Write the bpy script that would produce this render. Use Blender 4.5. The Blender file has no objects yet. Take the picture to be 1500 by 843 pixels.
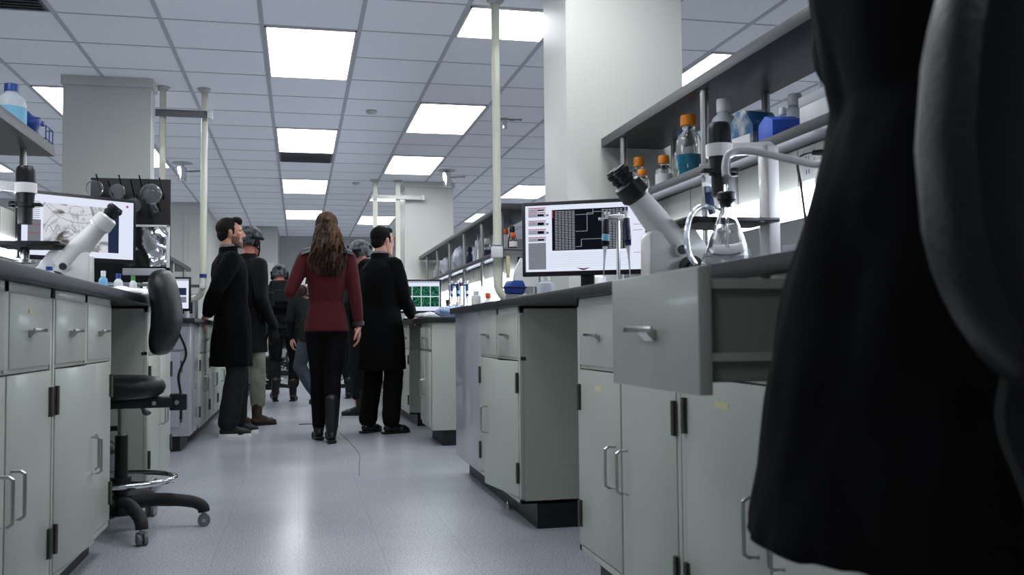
import bpy, bmesh, math, random
from mathutils import Vector, Matrix, noise
random.seed(7)
COL = bpy.context.scene.collection
R = math.radians

# ---------------------------------------------------------------- materials
def lin(c):
    if isinstance(c, str):
        c = c.lstrip('#'); c = [int(c[i:i+2], 16)/255 for i in (0, 2, 4)]
        c = [x/12.92 if x <= .04045 else ((x+.055)/1.055)**2.4 for x in c]
    return (c[0], c[1], c[2], 1)

def mat(name, col, rough=.5, metal=0, var=0, scale=20, bump=0, bscale=200, spec=.5, trans=0, ior=1.45,
        emit=None, estr=0, coat=0, alpha=1, col2=None, sheen=0, stretch=(1, 1, 1), cracks=None):
    m = bpy.data.materials.new(name); m.use_nodes = True
    nt = m.node_tree; N = nt.nodes; L = nt.links
    b = N['Principled BSDF']
    c = lin(col)
    b.inputs['Base Color'].default_value = c
    b.inputs['Roughness'].default_value = rough
    b.inputs['Metallic'].default_value = metal
    b.inputs['Specular IOR Level'].default_value = spec
    b.inputs['IOR'].default_value = ior
    b.inputs['Transmission Weight'].default_value = trans
    b.inputs['Coat Weight'].default_value = coat
    b.inputs['Sheen Weight'].default_value = sheen
    b.inputs['Alpha'].default_value = alpha
    if emit:
        b.inputs['Emission Color'].default_value = lin(emit); b.inputs['Emission Strength'].default_value = estr
    if var or col2 or bump:
        tc = N.new('ShaderNodeTexCoord'); mp = N.new('ShaderNodeMapping')
        mp.inputs['Scale'].default_value = stretch
        L.new(tc.outputs['Object'], mp.inputs['Vector'])
    if var or col2:
        n = N.new('ShaderNodeTexNoise'); n.inputs['Scale'].default_value = scale; n.inputs['Detail'].default_value = 5
        L.new(mp.outputs[0], n.inputs['Vector'])
        r = N.new('ShaderNodeValToRGB')
        if col2:
            r.color_ramp.elements[0].position = .42; r.color_ramp.elements[1].position = .58
            r.color_ramp.elements[0].color = c; r.color_ramp.elements[1].color = lin(col2)
        else:
            r.color_ramp.elements[0].position = .3; r.color_ramp.elements[1].position = .7
            r.color_ramp.elements[0].color = tuple(max(0, x*(1-var)) for x in c[:3])+(1,)
            r.color_ramp.elements[1].color = tuple(min(1, x*(1+var)) for x in c[:3])+(1,)
        L.new(n.outputs['Fac'], r.inputs['Fac']); L.new(r.outputs['Color'], b.inputs['Base Color'])
    if bump:
        n2 = N.new('ShaderNodeTexNoise'); n2.inputs['Scale'].default_value = bscale; n2.inputs['Detail'].default_value = 4
        L.new(mp.outputs[0], n2.inputs['Vector'])
        bp = N.new('ShaderNodeBump'); bp.inputs['Strength'].default_value = bump; bp.inputs['Distance'].default_value = .01
        L.new(n2.outputs['Fac'], bp.inputs['Height']); L.new(bp.outputs['Normal'], b.inputs['Normal'])
    return m

def glow(name, col, s):
    m = bpy.data.materials.new(name); m.use_nodes = True
    nt = m.node_tree; nt.nodes.remove(nt.nodes['Principled BSDF'])
    e = nt.nodes.new('ShaderNodeEmission'); e.inputs[0].default_value = lin(col); e.inputs[1].default_value = s
    nt.links.new(e.outputs[0], nt.nodes['Material Output'].inputs[0])
    return m

M = {}
M['cab'] = mat('painted_steel_casework', '#b1b8ae', .38, var=.03, scale=2.5, bump=.02, bscale=60, coat=.08)
M['cab_in'] = mat('drawer_steel', '#8e958d', .4, var=.03, scale=4)
M['cab_grey'] = mat('lavender_grey_panel', '#a3a6ae', .25, var=.04, scale=2, coat=.3)
M['kick'] = mat('black_vinyl_base', '#15171a', .45, var=.1)
M['top'] = mat('black_epoxy_worktop', '#1c1d20', .42, var=.12, scale=8, spec=.45)
M['shelf'] = mat('charcoal_shelf_laminate', '#3b3d3f', .4, var=.06, scale=6)
M['steel'] = mat('brushed_steel', '#b9bab8', .28, 1, var=.08, scale=30, stretch=(1, 1, .05))
M['steel_dk'] = mat('dark_hinge_steel', '#6d6c68', .4, 1)
M['chrome'] = mat('chrome', '#d8dadc', .08, 1)
M['foil'] = mat('shiny_foil', '#dfe2e6', .12, 1, bump=.55, bscale=9)
M['wall'] = mat('painted_wall', '#c9ccc6', .6, var=.02, scale=1.5, bump=.02, bscale=80)
M['wallfar'] = mat('far_wall_paint', '#b4b8b8', .65, var=.02, scale=1.5)
M['col'] = mat('column_paint', '#cdd0ca', .4, var=.02, scale=1.5, bump=.015, bscale=60)
M['tile'] = mat('self_lit_ceiling_tile', '#d0d4db', .85, var=.04, scale=60, bump=.08, bscale=300, emit='#b4bcca', estr=.20)  # faint even emission added to the tiles, standing in for bounced fill light
M['bar'] = mat('self_lit_grid_metal', '#a6abb4', .5, emit='#9298a4', estr=.12)  # bars get an added glow too, to match the brightened tiles
M['pipe'] = mat('cream_pipe_enamel', '#dcdccb', .3, coat=.3)
M['cream'] = mat('cream_enamel', '#eff0e4', .4)
M['white'] = mat('white_plastic', '#dfe1e2', .35)
M['whitep'] = mat('white_paint_metal', '#e2e2de', .3, coat=.3)
M['paper'] = mat('white_paper', '#eef0f2', .8)
M['black'] = mat('black_plastic', '#141516', .4)
M['blackm'] = mat('matte_black_plastic', '#1b1c1d', .65)
M['leather'] = mat('black_vinyl_upholstery', '#0b0c0d', .42, spec=.35, bump=.12, bscale=120)
M['rubber'] = mat('black_rubber', '#1d1e1f', .7)
M['grey'] = mat('grey_plastic', '#75787b', .5)
M['ltgrey'] = mat('light_grey_plastic', '#b9bdbf', .45)
M['blue'] = mat('blue_plastic', '#1b3f8c', .4)
M['ltblue'] = mat('light_blue_label', '#79b6d6', .5)
M['navy'] = mat('navy_plastic', '#1c2748', .45)
M['orange'] = mat('orange_cap_plastic', '#e8891c', .4)
M['orange2'] = mat('deep_orange_cap', '#e2571a', .4)
M['amber'] = mat('amber_glass', '#4a2410', .1, spec=.7)
M['red'] = mat('red_plastic', '#c22a2c', .4)
M['green'] = mat('green_plastic', '#3a8f45', .4)
M['yellow'] = mat('pale_yellow_label', '#cfc9a0', .6)
M['bluebox'] = mat('printed_blue_carton', '#23557f', .55, col2='#c9c7b5', scale=9)
M['bluetray'] = mat('bright_blue_carton', '#2f59c4', .5)
M['dish'] = mat('cloudy_glass', '#e6ecef', .12, trans=.93, ior=1.3)
M['glass'] = mat('clear_glass', '#ffffff', .02, trans=1, ior=1.45)
M['cloudy'] = mat('cloudy_plastic', '#d3dbe4', .35, trans=.35, ior=1.4)
M['clearp'] = mat('clear_tubing', '#e8eef5', .12, trans=.75, ior=1.35)
M['liqb'] = mat('blue_liquid', '#1f8fb0', .1, trans=.3, ior=1.33)
M['liqy'] = mat('yellow_green_liquid', '#a9ad55', .1, trans=.3, ior=1.33)
M['bagb'] = mat('pale_blue_film_bag', '#9fb6da', .25, trans=.3, bump=.6, bscale=25)
M['bezel'] = mat('monitor_bezel', '#17181b', .35)
M['board'] = mat('black_pegboard', '#121314', .5)
M['lens'] = mat('ceramic_grey', '#9a9fa3', .3)
M['skin'] = mat('skin', '#b98672', .5, var=.06, scale=30)
M['skinred'] = mat('flushed_skin', '#b0705f', .5, var=.06, scale=30)
M['stub'] = mat('bearded_skin', '#6b4c40', .7, var=.2, scale=200)
M['lip'] = mat('lips', '#96574f', .5)
M['eyew'] = mat('eye_white', '#d9d6d2', .3)
M['eyed'] = mat('eye_iris', '#23201f', .3)
M['hairdk'] = mat('black_hair', '#070605', .7, spec=.15, var=.3, scale=60, bump=.6, bscale=150)
M['hairbr'] = mat('dark_brown_hair', '#120c09', .65, spec=.2, var=.3, scale=60, bump=.6, bscale=150)
M['hairw'] = mat('wavy_brown_hair', '#1c130d', .55, spec=.2, col2='#46301f', scale=16, bump=.5, bscale=90, stretch=(1, 1, .25))
M['coat'] = mat('black_wool', '#08090a', .9, var=.3, scale=50, bump=.15, bscale=400, spec=.1)
M['coat2'] = mat('black_wool_near', '#090a0c', .9, var=.4, scale=9, bump=.3, bscale=500, spec=.1)
M['trou'] = mat('charcoal_trousers', '#1f2122', .85, spec=.2, var=.15, scale=30)
M['troub'] = mat('black_trousers', '#070708', .85, spec=.15, var=.2, scale=30)
M['jean'] = mat('slate_blue_denim', '#27313d', .8, var=.15, scale=60)
M['maroon'] = mat('maroon_wool', '#430c12', .8, var=.18, scale=60, bump=.12, bscale=300, sheen=.05, spec=.25)
M['patch'] = mat('grey_leather_patch', '#2b2b2e', .5, var=.1)
M['camo'] = mat('camouflage_fabric', '#0f1113', .7, col2='#4a5257', scale=22)
M['gear'] = mat('black_tactical_nylon', '#0b0c0e', .8, spec=.2, var=.3, scale=25, bump=.3, bscale=120)
M['gear2'] = mat('dark_grey_uniform', '#0e1012', .85, spec=.2, var=.25, scale=18)
M['khaki'] = mat('khaki_grey_trousers', '#74756a', .8, var=.15, scale=14)
M['boot'] = mat('black_boot_leather', '#0c0c0d', .4, var=.2)
M['bootbr'] = mat('brown_boot_leather', '#33231b', .55, var=.2)
M['sneak'] = mat('black_canvas', '#161718', .7)
M['shirt'] = mat('grey_shirt', '#6e7076', .8)
M['screen_w'] = glow('screen_white', '#dfe6f7', 1.0)
M['screen_g'] = glow('screen_grey', '#7d828c', .8)
M['screen_l'] = glow('screen_light_grey', '#b4bac8', .9)
M['screen_k'] = glow('screen_black', '#12161e', .8)
M['screen_r'] = glow('screen_red', '#b03048', .9)
M['screen_line'] = glow('screen_line', '#a9aeb8', .8)
M['screen_b'] = glow('screen_navy', '#28354f', .8)
M['screen_brown'] = glow('screen_sketch', '#8d8a86', .8)

def tube_light_mat(): return glow('ceiling_diffuser', '#eef6ff', 9.0)
M['panel'] = glow('ceiling_diffuser', '#f8fbff', 10.5)
M['under'] = glow('undershelf_diffuser', '#e4eeff', 12.0)

def green_screen():
    m = bpy.data.materials.new('micrograph_green'); m.use_nodes = True
    nt = m.node_tree; N = nt.nodes; L = nt.links; N.remove(N['Principled BSDF'])
    tc = N.new('ShaderNodeTexCoord'); n = N.new('ShaderNodeTexNoise'); n.inputs['Scale'].default_value = 90; n.inputs['Detail'].default_value = 6
    r = N.new('ShaderNodeValToRGB'); r.color_ramp.elements[0].position = .45; r.color_ramp.elements[1].position = .62
    r.color_ramp.elements[0].color = lin('#0b2a24'); r.color_ramp.elements[1].color = lin('#3f9a72')
    e = N.new('ShaderNodeEmission'); e.inputs[1].default_value = .8
    L.new(tc.outputs['Object'], n.inputs['Vector']); L.new(n.outputs['Fac'], r.inputs['Fac']); L.new(r.outputs['Color'], e.inputs[0])
    L.new(e.outputs[0], N['Material Output'].inputs[0])
    return m
M['screen_green'] = green_screen()

def sketch_screen():
    m = bpy.data.materials.new('sketch_image'); m.use_nodes = True
    nt = m.node_tree; N = nt.nodes; L = nt.links; N.remove(N['Principled BSDF'])
    tc = N.new('ShaderNodeTexCoord'); n = N.new('ShaderNodeTexNoise'); n.inputs['Scale'].default_value = 7; n.inputs['Detail'].default_value = 7; n.inputs['Distortion'].default_value = 2.2
    r = N.new('ShaderNodeValToRGB'); r.color_ramp.elements[0].position = .36; r.color_ramp.elements[1].position = .5
    r.color_ramp.elements[0].color = lin('#5a5753'); r.color_ramp.elements[1].color = lin('#dcdee6')
    e = N.new('ShaderNodeEmission'); e.inputs[1].default_value = .9
    L.new(tc.outputs['Object'], n.inputs['Vector']); L.new(n.outputs['Fac'], r.inputs['Fac']); L.new(r.outputs['Color'], e.inputs[0])
    L.new(e.outputs[0], N['Material Output'].inputs[0])
    return m
M['screen_sketch'] = sketch_screen()

def floor_mat():
    m = bpy.data.materials.new('speckled_vinyl_floor'); m.use_nodes = True
    nt = m.node_tree; N = nt.nodes; L = nt.links; b = N['Principled BSDF']
    tc = N.new('ShaderNodeTexCoord')
    n1 = N.new('ShaderNodeTexNoise'); n1.inputs['Scale'].default_value = 140; n1.inputs['Detail'].default_value = 3
    n2 = N.new('ShaderNodeTexNoise'); n2.inputs['Scale'].default_value = 1.3; n2.inputs['Detail'].default_value = 5
    L.new(tc.outputs['Object'], n1.inputs['Vector']); L.new(tc.outputs['Object'], n2.inputs['Vector'])
    r1 = N.new('ShaderNodeValToRGB'); r1.color_ramp.elements[0].position = .33; r1.color_ramp.elements[1].position = .62
    r1.color_ramp.elements[0].color = lin('#999da5'); r1.color_ramp.elements[1].color = lin('#c6cad0')
    L.new(n1.outputs['Fac'], r1.inputs['Fac'])
    mx = N.new('ShaderNodeMix'); mx.data_type = 'RGBA'; mx.blend_type = 'MULTIPLY'; mx.inputs[0].default_value = .35
    r2 = N.new('ShaderNodeValToRGB'); r2.color_ramp.elements[0].position = .3; r2.color_ramp.elements[1].position = .7
    r2.color_ramp.elements[0].color = (.75, .77, .8, 1); r2.color_ramp.elements[1].color = (1, 1, 1, 1)
    L.new(n2.outputs['Fac'], r2.inputs['Fac'])
    L.new(r1.outputs['Color'], mx.inputs[6]); L.new(r2.outputs['Color'], mx.inputs[7])
    br = N.new('ShaderNodeTexBrick'); br.offset = 0; br.inputs['Scale'].default_value = 1; br.inputs['Mortar Size'].default_value = .0015
    br.inputs['Brick Width'].default_value = .305; br.inputs['Row Height'].default_value = .305
    br.inputs['Color1'].default_value = (1, 1, 1, 1); br.inputs['Color2'].default_value = (.965, .97, .975, 1); br.inputs['Mortar'].default_value = (.82, .83, .85, 1)
    L.new(tc.outputs['Object'], br.inputs['Vector'])
    m2 = N.new('ShaderNodeMix'); m2.data_type = 'RGBA'; m2.blend_type = 'MULTIPLY'; m2.inputs[0].default_value = 1
    L.new(mx.outputs[2], m2.inputs[6]); L.new(br.outputs['Color'], m2.inputs[7])
    L.new(m2.outputs[2], b.inputs['Base Color'])
    rr = N.new('ShaderNodeMapRange'); rr.inputs[3].default_value = .13; rr.inputs[4].default_value = .3
    L.new(n2.outputs['Fac'], rr.inputs[0]); L.new(rr.outputs[0], b.inputs['Roughness'])
    bp = N.new('ShaderNodeBump'); bp.inputs['Strength'].default_value = .12; bp.inputs['Distance'].default_value = .004
    n3 = N.new('ShaderNodeTexNoise'); n3.inputs['Scale'].default_value = 18; n3.inputs['Detail'].default_value = 4
    L.new(tc.outputs['Object'], n3.inputs['Vector']); L.new(n3.outputs['Fac'], bp.inputs['Height']); L.new(bp.outputs['Normal'], b.inputs['Normal'])
    b.inputs['Specular IOR Level'].default_value = .6
    return m
M['floor'] = floor_mat()

# ---------------------------------------------------------------- mesh building
def frame_of(d):
    d = d.normalized(); a = Vector((0, 0, 1)) if abs(d.z) < .9 else Vector((0, 1, 0))
    x = d.cross(a).normalized(); y = x.cross(d).normalized()
    return x, y, d

class MB:
    def __init__(s): s.bm = bmesh.new(); s.mi = 0
    def _mark(s, faces, smooth=False):
        for f in faces: f.material_index = s.mi; f.smooth = smooth
    def box(s, x0, x1, y0, y1, z0, z1, bev=0, seg=2):
        t = bmesh.new(); bmesh.ops.create_cube(t, size=1)
        for v in t.verts:
            v.co = Vector((x0+(v.co.x+.5)*(x1-x0), y0+(v.co.y+.5)*(y1-y0), z0+(v.co.z+.5)*(z1-z0)))
        if bev: bmesh.ops.bevel(t, geom=t.edges[:], offset=bev, segments=seg, profile=.5, affect='EDGES')
        return s.merge(t, bev > 0)
    def merge(s, t, smooth=False, mtx=None):
        mp = {}
        for v in t.verts: mp[v] = s.bm.verts.new(mtx @ v.co if mtx else v.co)
        out = []
        for f in t.faces:
            try: g = s.bm.faces.new([mp[v] for v in f.verts])
            except ValueError: continue
            g.material_index = s.mi; g.smooth = smooth; out.append(g)
        t.free(); return list(mp.values())
    def loft(s, rings, cap=True, smooth=True, closed=True):
        vr = [[s.bm.verts.new(p) for p in r] for r in rings]
        n = len(rings[0]); fs = []
        for a, b in zip(vr[:-1], vr[1:]):
            for i in range(n if closed else n-1):
                j = (i+1) % n
                fs.append(s.bm.faces.new((a[i], a[j], b[j], b[i])))
        s._mark(fs, smooth)
        if cap and closed:
            c = [s.bm.faces.new(list(reversed(vr[0]))), s.bm.faces.new(vr[-1])]
            s._mark(c, False)
        return vr
    def cyl(s, p, q, r, r2=None, n=16, cap=True):
        p = Vector(p); q = Vector(q); x, y, d = frame_of(q-p); r2 = r if r2 is None else r2
        return s.loft([[c+(x*math.cos(2*math.pi*i/n)+y*math.sin(2*math.pi*i/n))*rr for i in range(n)] for c, rr in ((p, r), (q, r2))], cap)
    def tube(s, pts, r, n=10, cap=True, flat=1.0):
        pts = [Vector(p) for p in pts]; rings = []; px = None
        for i, c in enumerate(pts):
            d = (pts[min(i+1, len(pts)-1)]-pts[max(i-1, 0)]).normalized()
            if px is None: x, y, _ = frame_of(d)
            else:
                x = (px-d*px.dot(d)).normalized(); y = d.cross(x)
            px = x; rr = r[i] if isinstance(r, (list, tuple)) else r
            rings.append([c+x*math.cos(2*math.pi*k/n)*rr+y*math.sin(2*math.pi*k/n)*rr*flat for k in range(n)])
        return s.loft(rings, cap)
    def lathe(s, prof, c=(0, 0, 0), n=24, axis='z', cap=True):
        c = Vector(c); rings = []
        for r, z in prof:
            ring = []
            for i in range(n):
                a = 2*math.pi*i/n; u, v = r*math.cos(a), r*math.sin(a)
                ring.append(c+(Vector((u, v, z)) if axis == 'z' else Vector((z, u, v)) if axis == 'x' else Vector((v, z, u))))
            rings.append(ring)
        return s.loft(rings, cap)
    def ball(s, c, r, n=16, m=10):
        c = Vector(c); r = (r, r, r) if not isinstance(r, (tuple, list)) else r
        rings = []
        for j in range(m+1):
            t = math.pi*j/m; t = min(max(t, .06), math.pi-.06)
            rings.append([c+Vector((r[0]*math.sin(t)*math.cos(2*math.pi*i/n), r[1]*math.sin(t)*math.sin(2*math.pi*i/n), -r[2]*math.cos(t))) for i in range(n)])
        return s.loft(rings, True)
    def cap_seg(s, p, q, r1, r2, n=14):
        p = Vector(p); q = Vector(q)
        if (q-p).length < 1e-5: return s.ball(p, max(r1, r2))
        x, y, d = frame_of(q-p); rings = []
        for a in (-80, -55, -28, 0):
            rings.append([p+d*r1*math.sin(R(a))+(x*math.cos(2*math.pi*i/n)+y*math.sin(2*math.pi*i/n))*r1*math.cos(R(a)) for i in range(n)])
        for a in (0, 28, 55, 80):
            rings.append([q+d*r2*math.sin(R(a))+(x*math.cos(2*math.pi*i/n)+y*math.sin(2*math.pi*i/n))*r2*math.cos(R(a)) for i in range(n)])
        return s.loft(rings)
    def prism(s, pts, axis, a, b, bev=0):
        # 2D polygon extruded along an axis: 'x' -> pts are (y,z), 'y' -> (x,z), 'z' -> (x,y)
        f = {'x': lambda u, v, w: (w, u, v), 'y': lambda u, v, w: (u, w, v), 'z': lambda u, v, w: (u, v, w)}[axis]
        t = bmesh.new()
        A = [t.verts.new(f(u, v, a)) for u, v in pts]; B = [t.verts.new(f(u, v, b)) for u, v in pts]
        n = len(pts); t.faces.new(A); t.faces.new(list(reversed(B)))
        for i in range(n): t.faces.new((A[i], B[i], B[(i+1) % n], A[(i+1) % n]))
        bmesh.ops.recalc_face_normals(t, faces=t.faces[:])
        if bev: bmesh.ops.bevel(t, geom=t.edges[:], offset=bev, segments=2, profile=.5, affect='EDGES')
        return s.merge(t, bev > 0)
    def quad(s, a, b, c, d):
        f = s.bm.faces.new([s.bm.verts.new(p) for p in (a, b, c, d)]); s._mark([f]); return f
    def rot(s, verts, mtx):
        for v in verts: v.co = mtx @ v.co
    def build(s, name, mats, parent=None, angle=38, recalc=True, loc=None):
        if recalc: bmesh.ops.recalc_face_normals(s.bm, faces=s.bm.faces[:])
        me = bpy.data.meshes.new(name); s.bm.to_mesh(me); s.bm.free()
        if not isinstance(mats, (list, tuple)): mats = [mats]
        for m in mats: me.materials.append(M[m] if isinstance(m, str) else m)
        try: me.set_sharp_from_angle(angle=R(angle))
        except Exception: pass
        o = bpy.data.objects.new(name, me); COL.objects.link(o)
        if parent: o.parent = parent
        if loc: o.location = loc
        return o

def tag(o, label=None, cat=None, group=None, kind=None):
    if label: o['label'] = label
    if cat: o['category'] = cat
    if group: o['group'] = group
    if kind: o['kind'] = kind
    return o
def empty(name, loc=(0, 0, 0), rz=0, label=None, cat=None, group=None):
    o = bpy.data.objects.new(name, None); COL.objects.link(o); o.empty_display_size = .1
    o.location = loc; o.rotation_euler = (0, 0, R(rz)); return tag(o, label, cat, group)
def kids(o): return [c for c in bpy.data.objects if c.parent == o]
def copy_tree(o, parent=None):
    c = o.copy(); COL.objects.link(c); c.parent = parent
    for ch in kids(o): copy_tree(ch, c)
    return c
def struct(o): o['kind'] = 'structure'; return o
def bez(p0, p1, p2, p3, n=14):
    p0, p1, p2, p3 = map(Vector, (p0, p1, p2, p3)); out = []
    for i in range(n+1):
        t = i/n; out.append(p0*(1-t)**3+p1*3*t*(1-t)**2+p2*3*t*t*(1-t)+p3*t**3)
    return out
def spline(pts, k=6):
    pts = [Vector(p) for p in pts]; out = []
    for i in range(len(pts)-1):
        a = pts[max(i-1, 0)]; b = pts[i]; c = pts[i+1]; d = pts[min(i+2, len(pts)-1)]
        for j in range(k):
            t = j/k
            out.append(.5*((2*b)+(c-a)*t+(2*a-5*b+4*c-d)*t*t+(3*b-a-3*c+d)*t**3))
    out.append(pts[-1]); return out
# ---------------------------------------------------------------- camera
cam = bpy.data.cameras.new('camera'); cam.sensor_width = 36; cam.lens = 1392.2/1500*36
co = bpy.data.objects.new('camera', cam); COL.objects.link(co)
yaw, pitch, roll = .2206, .0469, -.0091
fw = Vector((math.sin(yaw)*math.cos(pitch), math.cos(yaw)*math.cos(pitch), math.sin(pitch)))
rt = Vector((math.cos(yaw), -math.sin(yaw), 0)); up = rt.cross(fw)
r2 = rt*math.cos(roll)+up*math.sin(roll); u2 = up*math.cos(roll)-rt*math.sin(roll)
m = Matrix.Identity(4)
for i in range(3): m[i][0] = r2[i]; m[i][1] = u2[i]; m[i][2] = -fw[i]
m[0][3], m[1][3], m[2][3] = 0, 0, .82
co.matrix_world = m
cam.clip_start = .05
cam.dof.use_dof = True; cam.dof.focus_distance = 7.2; cam.dof.aperture_fstop = 7.0
sc = bpy.context.scene; sc.camera = co
sc.view_settings.view_transform = 'Standard'; sc.view_settings.look = 'None'
sc.view_settings.exposure = 0.0
w = bpy.data.worlds.new('World'); sc.world = w; w.use_nodes = True
w.node_tree.nodes['Background'].inputs[0].default_value = (.55, .62, .75, 1)
w.node_tree.nodes['Background'].inputs[1].default_value = .15

# ---------------------------------------------------------------- room shell
ZC = 2.781; GX0 = -.2316; GY0 = 6.128; G = .61
XL, XR, Y0, Y1 = GX0-G*10, GX0+G*14, GY0-G*14, 19.42
b = MB(); b.box(XL, XR, Y0, Y1, -.06, 0); struct(b.build('floor', 'floor'))
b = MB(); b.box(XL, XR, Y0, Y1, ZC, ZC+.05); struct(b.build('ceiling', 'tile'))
b = MB(); b.box(XL-.1, XL, Y0, Y1, 0, ZC); struct(b.build('wall_left', 'wall'))
b = MB(); b.box(XR, XR+.1, Y0, Y1, 0, ZC); struct(b.build('wall_right', 'wall'))
b = MB(); b.box(XL, XR, Y1, Y1+.1, 0, ZC); struct(b.build('wall_back', 'wallfar'))
b = MB(); b.box(XL, XR, Y0-.1, Y0, 0, ZC); struct(b.build('wall_front', 'wall'))
# the wall block jutting into the room at the far left, in two steps
b = MB(); b.box(XL, -1.37, 14.68, Y1-.001, 0, ZC-.001)
b.box(-1.66, -1.60, 14.66, 14.679, 0, ZC-.03); b.box(-2.6, -1.37, 14.665, 14.679, 2.62, 2.72)
struct(b.build('wall_far_left', 'wall'))
b = MB(); b.box(-1.368, -.38, 17.75, Y1-.001, 0, ZC-.001); b.mi = 1; b.box(-1.1, -.45, 17.74, 17.749, .02, 2.12); struct(b.build('wall_far_step', ['wallfar', 'wall']))
b = MB(); b.box(-.38, XR, 19.39, 19.418, 0, .1); b.box(-1.36, -.37, 17.72, 17.748, 0, .1); struct(b.build('baseboard_back', 'kick'))
# ceiling T-bar grid
b = MB()
for i in range(1, 24):
    x = GX0-G*10+i*G; b.box(x-.014, x+.014, Y0, Y1, ZC-.006, ZC-.0005)
k = int((Y1-Y0)/G)+1
for j in range(1, k):
    y = Y0+j*G; b.box(XL, XR, y-.007, y+.007, ZC-.004, ZC-.0004)
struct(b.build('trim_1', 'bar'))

LIGHT_LABELS = {
 (0, 0, 2): 'large ceiling light panel nearest the camera, straight above the aisle',
 (0, 5, 7): 'ceiling light panel above the aisle with a grey air vent right behind it',
 (0, 10, 12): 'ceiling light panel of the aisle row, third from the near end',
 (0, 15, 17): 'farthest ceiling light panel of the row above the aisle',
 (2, -1, 0): 'square ceiling light panel crossed by the tall white service pipe',
 (2, 3, 5): 'ceiling light panel left of the tall white pipe, second in the right row',
 (2, 7, 9): 'ceiling light panel just in front of the far white column, right row',
 (2, 12, 13): 'ceiling light strip seen through the far pair of white pipes',
 (2, 16, 18): 'farthest ceiling light panel of the right row, behind the far pipes',
 (5, 0, 2): 'ceiling light panel peeking above the near right shelf beside the big column',
 (5, 5, 7): 'ceiling light panel hidden mostly by the right column',
 (5, 10, 12): 'ceiling light panel between the two right white pipes above the monitor',
 (5, 15, 17): 'narrow ceiling light sliver just above the far right shelf',
 (-3, 3, 5): 'ceiling light panel cut off by the left edge of the left column',
 (-3, 7, 9): 'ceiling light sliver between the left column and its white pipes',
}
def ceiling_light(c, r0, r1):
    x0 = GX0+c*G; y0 = GY0+r0*G; y1 = GY0+r1*G
    lb = LIGHT_LABELS.get((c, r0, r1))
    t = empty('ceiling_light', (x0+G/2, (y0+y1)/2, ZC), 0, lb or 'recessed ceiling light panel outside the pictured area', 'ceiling light', 'recessed ceiling light panels' if lb else 'ceiling light panels beyond the view')
    hx = G/2-.014; hy = (y1-y0)/2-.008
    b = MB()
    b.box(-hx, hx, -hy, -hy+.012, -.012, -.001); b.box(-hx, hx, hy-.012, hy, -.012, -.001)
    b.box(-hx, -hx+.012, -hy, hy, -.012, -.001); b.box(hx-.012, hx, -hy, hy, -.012, -.001)
    b.build('frame', 'whitep', t)
    b = MB(); b.box(-hx+.013, hx-.013, -hy+.013, hy-.013, -.008, -.002); b.build('diffuser', 'panel', t)
for k_ in LIGHT_LABELS: ceiling_light(*k_)
for k_ in [(0, -5, -3), (2, -5, -3), (-3, -5, -3), (-6, 3, 5), (-6, 8, 10), (8, 3, 5), (8, 9, 11), (-3, -12, -10)]: ceiling_light(*k_)
# vents and dark tile
for c, r, lb in [(0, 7, 'dark grey louvred air vent in the ceiling behind the second aisle light'), (-3, -1, 'dark grey ceiling vent at the top left corner of the view')]:
    t = empty('ceiling_vent', (GX0+(c+.5)*G, GY0+(r+.5)*G, ZC), 0, lb, 'air vent')
    b = MB(); h = G/2-.015
    b.box(-h, h, -h, h, -.004, -.001); b.build('backing', 'grey', t)
    b = MB()
    for i in range(11):
        y = -h+.03+i*(2*h-.06)/10; b.prism([(y-.02, -.016), (y+.012, -.005), (y+.015, -.008), (y-.017, -.019)], 'x', -h+.02, h-.02)
    b.build('louvre', 'grey', t)
for x, y, lb in [(.62, 8.35, 'small round ceiling sensor nearer the camera'), (.72, 12.4, 'small round ceiling sensor near the far pipes')]:
    b = MB(); b.lathe([(.05, 0), (.05, -.012), (.035, -.028), (.012, -.032)], n=20); o = b.build('ceiling_sensor', 'ltgrey', loc=(x, y, ZC-.003)); tag(o, lb, 'sensor')

# columns
def column(x0, x1, y0, y1, sof):
    b = MB(); b.box(x0, x1, y0, y1, 0, ZC-.001)
    b.box(x0-.012, x1+.02, y0-.02, y1, sof, ZC-.008)
    struct(b.build('column', 'col'))
column(-1.728, -1.105, 7.60, 7.80, ZC-.075)
column(1.325, 1.955, 4.60, 5.05, ZC-.03)
column(1.33, 1.96, 12.2, 12.8, ZC-.075)

# hanging chrome cylinders
def cylinder_fixture(x, y, top, bot, rr, lb, arm=.16):
    t = empty('exhaust_snorkel', (x, y, ZC), 0, lb, 'ceiling fixture')
    b = MB(); b.cyl((0, 0, top-ZC), (0, 0, bot-ZC), rr, n=24); b.cyl((0, 0, (top+bot)/2-ZC), (0, 0, (top+bot)/2-.012-ZC), rr*1.06, n=24); b.build('cylinder', 'chrome', t)
    b = MB(); b.lathe([(.02, -.0), (.02, top-ZC), (.018, top-ZC-.01)], n=12); b.lathe([(rr*2.2, -.001), (rr*2.2, -.008), (.02, -.012)], n=20); b.build('stem', 'ltgrey', t)
    z = (top*.4+bot*.6)-ZC+.05
    b = MB(); b.tube([(rr*.9, 0, z), (arm*.5, 0, z), (arm+rr, 0, z+.01)], .012, 8); b.ball((arm+rr, 0, z+.01), .018, 10, 6); b.build('arm', 'steel', t)
cylinder_fixture(-1.30, 11.3, 2.73, 2.57, .052, 'chrome ceiling cylinder with side arm hanging left of the far left pipe')
cylinder_fixture(1.74, 11.3, 2.75, 2.58, .052, 'chrome ceiling cylinder with side arm in front of the far white column')
cylinder_fixture(1.84, 8.45, 2.77, 2.69, .02, 'small metal ceiling fixture with side arm right behind the tall white pipe', .13)

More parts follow.
